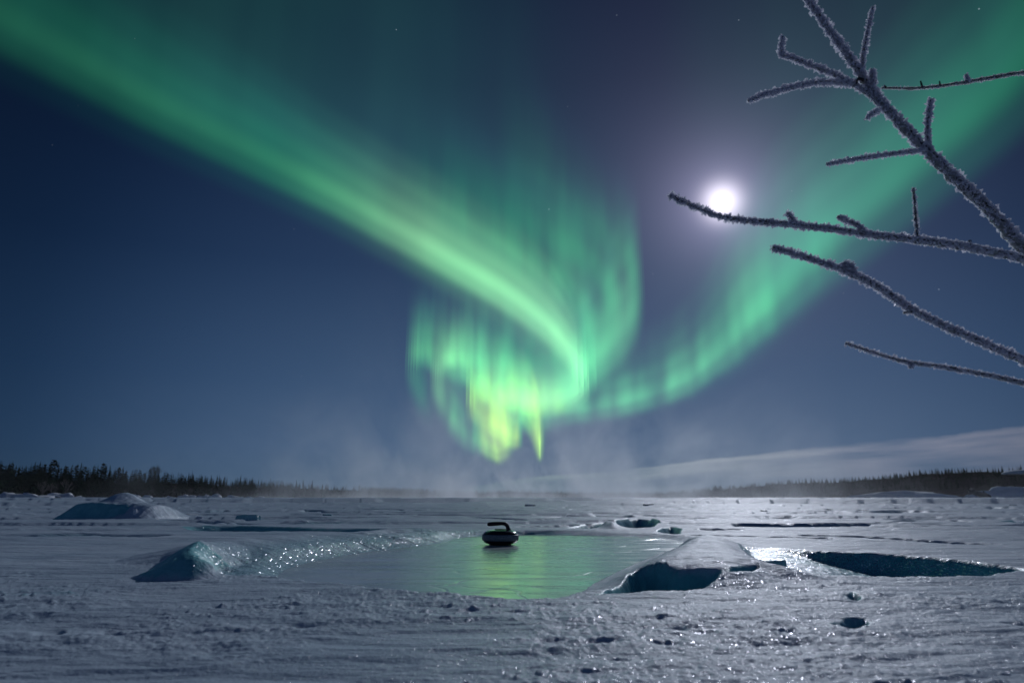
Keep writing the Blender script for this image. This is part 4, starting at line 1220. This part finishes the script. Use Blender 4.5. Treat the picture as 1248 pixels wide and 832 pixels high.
def px_path(pts, n=10):
    """pts: (px, py, depth, radius in px)"""
    out = []
    for px, py, dep, rp in catmull(pts, n):
        v = atd(px, py, dep)
        out.append((v - T0, max(.3, rp * .92) * dep / FPX))
    return out
bseed = [0]
def branch(pts, dens=5200, size=.0085, lower=.35, frost=True, name='branch', parent=None, label=None, n=10):
    bseed[0] += 1
    path = px_path(pts, n)
    b_ = tube(name, [(p, r * (.62 if frost else 1)) for p, r in path], WOOD, parent or tree, 10, 0.3, bseed[0] * 3.1)
    if label: b_['label'] = label
    if frost:
        V, F = frost_mesh(path, bseed[0] * 7, dens * 1.5, size, lower)
        nrime = 0; ncry = len(F)
        for sgn, kk, back in ((-1.0, .66, .25), (1.0, .56, .25), (-.5, .42, -.25), (.3, .6, .8)):
            rib = []
            for i, (p, r) in enumerate(path):
                d = (path[min(i + 1, len(path) - 1)][0] - path[max(i - 1, 0)][0]).normalized()
                sd_ = d.cross(Vector((0, 1, 0))).normalized()
                if sd_.z < 0: sd_ = -sd_
                wob = float(perlin(i * 1.3 + bseed[0] * 5 + sgn, 1.7)); wob2 = float(perlin(i * 2.1 + 9 * sgn, bseed[0] + .5)); wob3 = float(perlin(i * .5 + 9 * sgn, bseed[0] + 7.5))
                r = max(r, .0032)
                rib.append((p + sd_ * r * sgn * (.72 + .35 * wob) + Vector((0, back * r, 0)), r * kk * max(.25, 1 + 0.9 * wob2 + .5 * wob3)))
            o_ = len(V); v2, f2 = tube_geo(rib, 9, 0.9, bseed[0] + sgn)
            V += v2; F += [tuple(o_ + q_ for q_ in f) for f in f2]; nrime += len(f2)
        fo = mesh_obj('frost', V, F, FROST, b_ if parent is None else parent, smooth=False)
        fo.data.materials.append(RIME)
        fo.data.polygons.foreach_set('material_index', [0] * ncry + [1] * nrime)
    return b_
D = 2.0
main_b = branch([(972, -24, 1.92, 2.6), (985, 0, 1.93, 3.0), (1012, 38, 1.94, 3.4), (1040, 76, 1.95, 3.9), (1060, 106, 1.96, 4.4), (1085, 136, 1.97, 5.0), (1122, 175, 1.98, 5.6), (1165, 217, 2.0, 6.2), (1206, 256, 2.02, 6.8), (1248, 302, 2.04, 7.4), (1310, 370, 2.08, 8.4), (1390, 450, 2.14, 10), (1478, 530, 2.2, 13)], size=.0105, label='thickest frosted branch slanting up to the left')
branch([(1082, 136, 1.97, 3.6), (1062, 116, 1.96, 3.4), (1036, 100, 1.95, 3.0), (1005, 86, 1.93, 2.6), (975, 74, 1.91, 2.2), (951, 67, 1.9, 2.0)], name='twig', parent=main_b, size=.0085)
branch([(953, 68, 1.90, 1.8), (952, 57, 1.9, 1.6), (954, 44, 1.9, 1.3)], name='twig', parent=main_b, n=6)
branch([(1038, 102, 1.95, 2.4), (1010, 100, 1.93, 2.6), (985, 102, 1.91, 2.4), (955, 109, 1.89, 2.2), (930, 116, 1.87, 1.7), (912, 123, 1.86, 1.0)], name='twig', parent=main_b)
branch([(1050, 88, 1.955, 2.4), (1053, 62, 1.94, 2.2), (1058, 35, 1.93, 1.8), (1064, 8, 1.92, 1.4)], name='twig', parent=main_b, size=.007)
branch([(1072, 134, 1.96, 1.5), (1064, 138, 1.95, 1.4), (1056, 144, 1.95, .8)], name='twig', parent=main_b, n=5)
branch([(1066, 102, 1.95, 2.2), (1063, 92, 1.94, 2.2), (1062, 84, 1.94, 1.4)], name='twig', parent=main_b, n=5)
branch([(1132, 182, 1.98, 2.4), (1130, 160, 1.98, 2.2), (1132, 138, 1.97, 2.2), (1134, 121, 1.97, 1.4)], name='twig', parent=main_b, n=7)
branch([(1128, 182, 1.98, 2.0), (1098, 186, 1.96, 2.2), (1060, 191, 1.94, 2.0), (1030, 196, 1.92, 1.6), (1008, 200, 1.91, .7)], name='twig', parent=main_b, size=.007)
branch([(1052, 98, 1.95, 2.4), (1046, 96, 1.94, 2.0), (1044, 102, 1.94, 1.0)], frost=False, name='bud', parent=main_b, n=4)
dark_b = branch([(1075, 107, 2.05, 1.4), (1100, 107.5, 2.06, 1.8), (1130, 106.5, 2.07, 2.0), (1165, 102, 2.08, 2.2), (1200, 96, 2.1, 2.5), (1250, 88, 2.12, 2.9), (1330, 80, 2.16, 3.6), (1420, 90, 2.2, 4.5), (1470, 110, 2.22, 5)], dens=1100, size=.0055, lower=.7, label='dark thin branch with hardly any frost at the top right')
branch([(1124, 107, 2.07, 1.6), (1122, 99, 2.07, 1.0)], frost=False, name='bud', parent=dark_b, n=3)
branch([(1146, 105, 2.07, 1.5), (1145, 99, 2.07, .8)], frost=False, name='bud', parent=dark_b, n=3)
branch([(1178, 100, 2.09, 1.8), (1178, 91, 2.09, 1.6)], dens=9000, size=.006, name='bud', parent=dark_b, n=3)
branch([(1080, 107, 2.05, 1.6), (1077, 104, 2.05, 1.0)], frost=False, name='bud', parent=dark_b, n=3)
long_b = branch([(816, 238, 1.80, 2.2), (836, 247, 1.81, 2.0), (870, 261, 1.83, 1.8), (905, 268, 1.85, 2.4), (950, 272, 1.87, 2.9), (1000, 277, 1.9, 3.1), (1050, 284, 1.92, 3.3), (1100, 290, 1.94, 3.6), (1150, 296, 1.97, 4.0), (1200, 305, 2.0, 4.4), (1250, 316, 2.03, 4.8), (1340, 345, 2.1, 6.0), (1470, 410, 2.2, 8.5)], size=.0080, lower=.25, label='longest frosted branch, its tip crossing the foot of the moon')
branch([(970, 274, 1.88, 2.2), (965, 266, 1.88, 1.9), (960, 259, 1.87, 1.3)], name='twig', parent=long_b, n=5)
branch([(1056, 285, 1.92, 2.4), (1046, 275, 1.91, 2.2), (1034, 269, 1.91, 1.9), (1021, 264, 1.9, 1.9)], name='twig', parent=long_b, n=6)
branch([(1118, 292, 1.95, 2.4), (1117, 272, 1.95, 1.9), (1115, 250, 1.94, 1.7), (1113, 229, 1.94, 1.6)], name='twig', parent=long_b, n=7, dens=3000, size=.0055)
branch([(1182, 301, 1.99, 2.4), (1182, 293, 1.99, 2.0)], frost=False, name='bud', parent=long_b, n=3)
low_b = branch([(942, 302, 1.84, 2.8), (965, 308, 1.85, 2.6), (1000, 319, 1.87, 2.8), (1036, 332, 1.89, 3.2), (1075, 352, 1.91, 3.3), (1112, 377, 1.94, 3.3), (1150, 396, 1.96, 3.5), (1200, 418, 2.0, 3.9), (1250, 440, 2.03, 4.2), (1340, 482, 2.1, 5.4), (1470, 560, 2.2, 8)], size=.0085, lower=.2, label='frosted branch below the longest one, with a frosty knob')
branch([(1036, 332, 1.89, 2.6), (1029, 319, 1.88, 2.4)], name='twig', parent=low_b, n=4, dens=9000)
branch([(1040, 333, 1.89, 2.4), (1037, 320, 1.88, 2.0)], name='twig', parent=low_b, n=4, dens=9000)
branch([(1118, 380, 1.94, 2.0), (1108, 380, 1.93, 1.8), (1101, 381, 1.93, 1.2)], name='twig', parent=low_b, n=4, dens=1800, size=.005)
thin_b = branch([(1031, 418, 1.86, 1.3), (1055, 426, 1.88, 1.5), (1080, 434, 1.9, 1.7), (1108, 441, 1.91, 2.0), (1150, 447, 1.94, 2.2), (1200, 456, 1.97, 2.5), (1250, 467, 2.0, 2.9), (1350, 494, 2.1, 4.0), (1470, 570, 2.2, 6)], size=.0055, dens=4200, lower=.3, label='lowest and thinnest frosted branch')
branch([(1111, 443, 1.91, 1.8), (1109, 448, 1.91, 1.2)], name='bud', parent=thin_b, n=3)
# ------------------------------------------------------------------ sea smoke: thin mist steaming off the lake
MIST, nt = new_mat('mist')
tco = nt.nodes.new('ShaderNodeTexCoord'); P = tco.outputs['Object']
sp_ = nt.nodes.new('ShaderNodeSeparateXYZ'); nt.links.new(P, sp_.inputs[0])
X_, Y_, Z_ = sp_.outputs
mp = nt.nodes.new('ShaderNodeMapping'); mp.inputs['Scale'].default_value = (0.22, 0.05, 0.16); nt.links.new(P, mp.inputs[0])
# plumes lean with the breeze
mp.inputs['Rotation'].default_value = (0, R(18), 0)
n1 = nt.nodes.new('ShaderNodeTexNoise'); n1.inputs['Scale'].default_value = 1.0; n1.inputs['Detail'].default_value = 3.5; n1.inputs['Roughness'].default_value = 0.55
n1.inputs['Distortion'].default_value = 0.5
nt.links.new(mp.outputs[0], n1.inputs['Vector'])
pl = ramp_node(nt, n1.outputs[0], [(0.50, (0, 0, 0)), (0.66, (1, 1, 1))])
hz = math_node(nt, 'EXPONENT', math_node(nt, 'DIVIDE', Z_, -4.5))
lowz = math_node(nt, 'EXPONENT', math_node(nt, 'DIVIDE', Z_, -0.9))
# strongest in the middle of the lake
rx = math_node(nt, 'DIVIDE', X_, Y_)
mid = ramp_node(nt, math_node(nt, 'MULTIPLY_ADD', rx, 0.6, 0.5), [(0.08, (0.02,) * 3), (0.28, (0.12,) * 3), (0.42, (0.8,) * 3), (0.50, (1, 1, 1)), (0.60, (0.85,) * 3), (0.68, (0.45,) * 3), (0.74, (0.35,) * 3), (0.79, (0.06,) * 3), (1.0, (0.02,) * 3)])
endf = ramp_node(nt, math_node(nt, 'DIVIDE', Y_, 130.0), [(0.13, (0, 0, 0)), (0.35, (1, 1, 1)), (0.85, (1, 1, 1)), (1.0, (0, 0, 0))])
topf = ramp_node(nt, math_node(nt, 'DIVIDE', Z_, 11.0), [(0.0, (1, 1, 1)), (0.7, (0.8,) * 3), (1.0, (0, 0, 0))])
den = math_node(nt, 'ADD', math_node(nt, 'MULTIPLY', math_node(nt, 'MULTIPLY', pl, hz), 0.08), math_node(nt, 'MULTIPLY', lowz, 0.010))
den = math_node(nt, 'MULTIPLY', math_node(nt, 'MULTIPLY', den, mid), math_node(nt, 'MULTIPLY', endf, topf))
pv = nt.nodes.new('ShaderNodeVolumePrincipled')
pv.inputs['Color'].default_value = (0.94, 0.95, 1.0, 1)
pv.inputs['Anisotropy'].default_value = 0.45
nt.links.new(den, pv.inputs['Density'])
out = nt.nodes.new('ShaderNodeOutputMaterial'); nt.links.new(pv.outputs[0], out.inputs['Volume'])
bm = bmesh.new()
x0, x1, y0, y1, z0, z1 = -110, 110, 18, 130, 0.02, 11
vs = [bm.verts.new(c) for c in ((-22, y0, z0), (22, y0, z0), (x1, y1, z0), (x0, y1, z0), (-22, y0, z1), (22, y0, z1), (x1, y1, z1), (x0, y1, z1))]
for f in ((3, 2, 1, 0), (4, 5, 6, 7), (0, 1, 5, 4), (1, 2, 6, 5), (2, 3, 7, 6), (3, 0, 4, 7)): bm.faces.new([vs[i] for i in f])
me = bpy.data.meshes.new('mist'); bm.to_mesh(me); bm.free(); me.materials.append(MIST)
mist = bpy.data.objects.new('mist', me); col.objects.link(mist)
tag(mist, 'thin pale mist rising off the frozen lake', 'mist', kind='stuff')
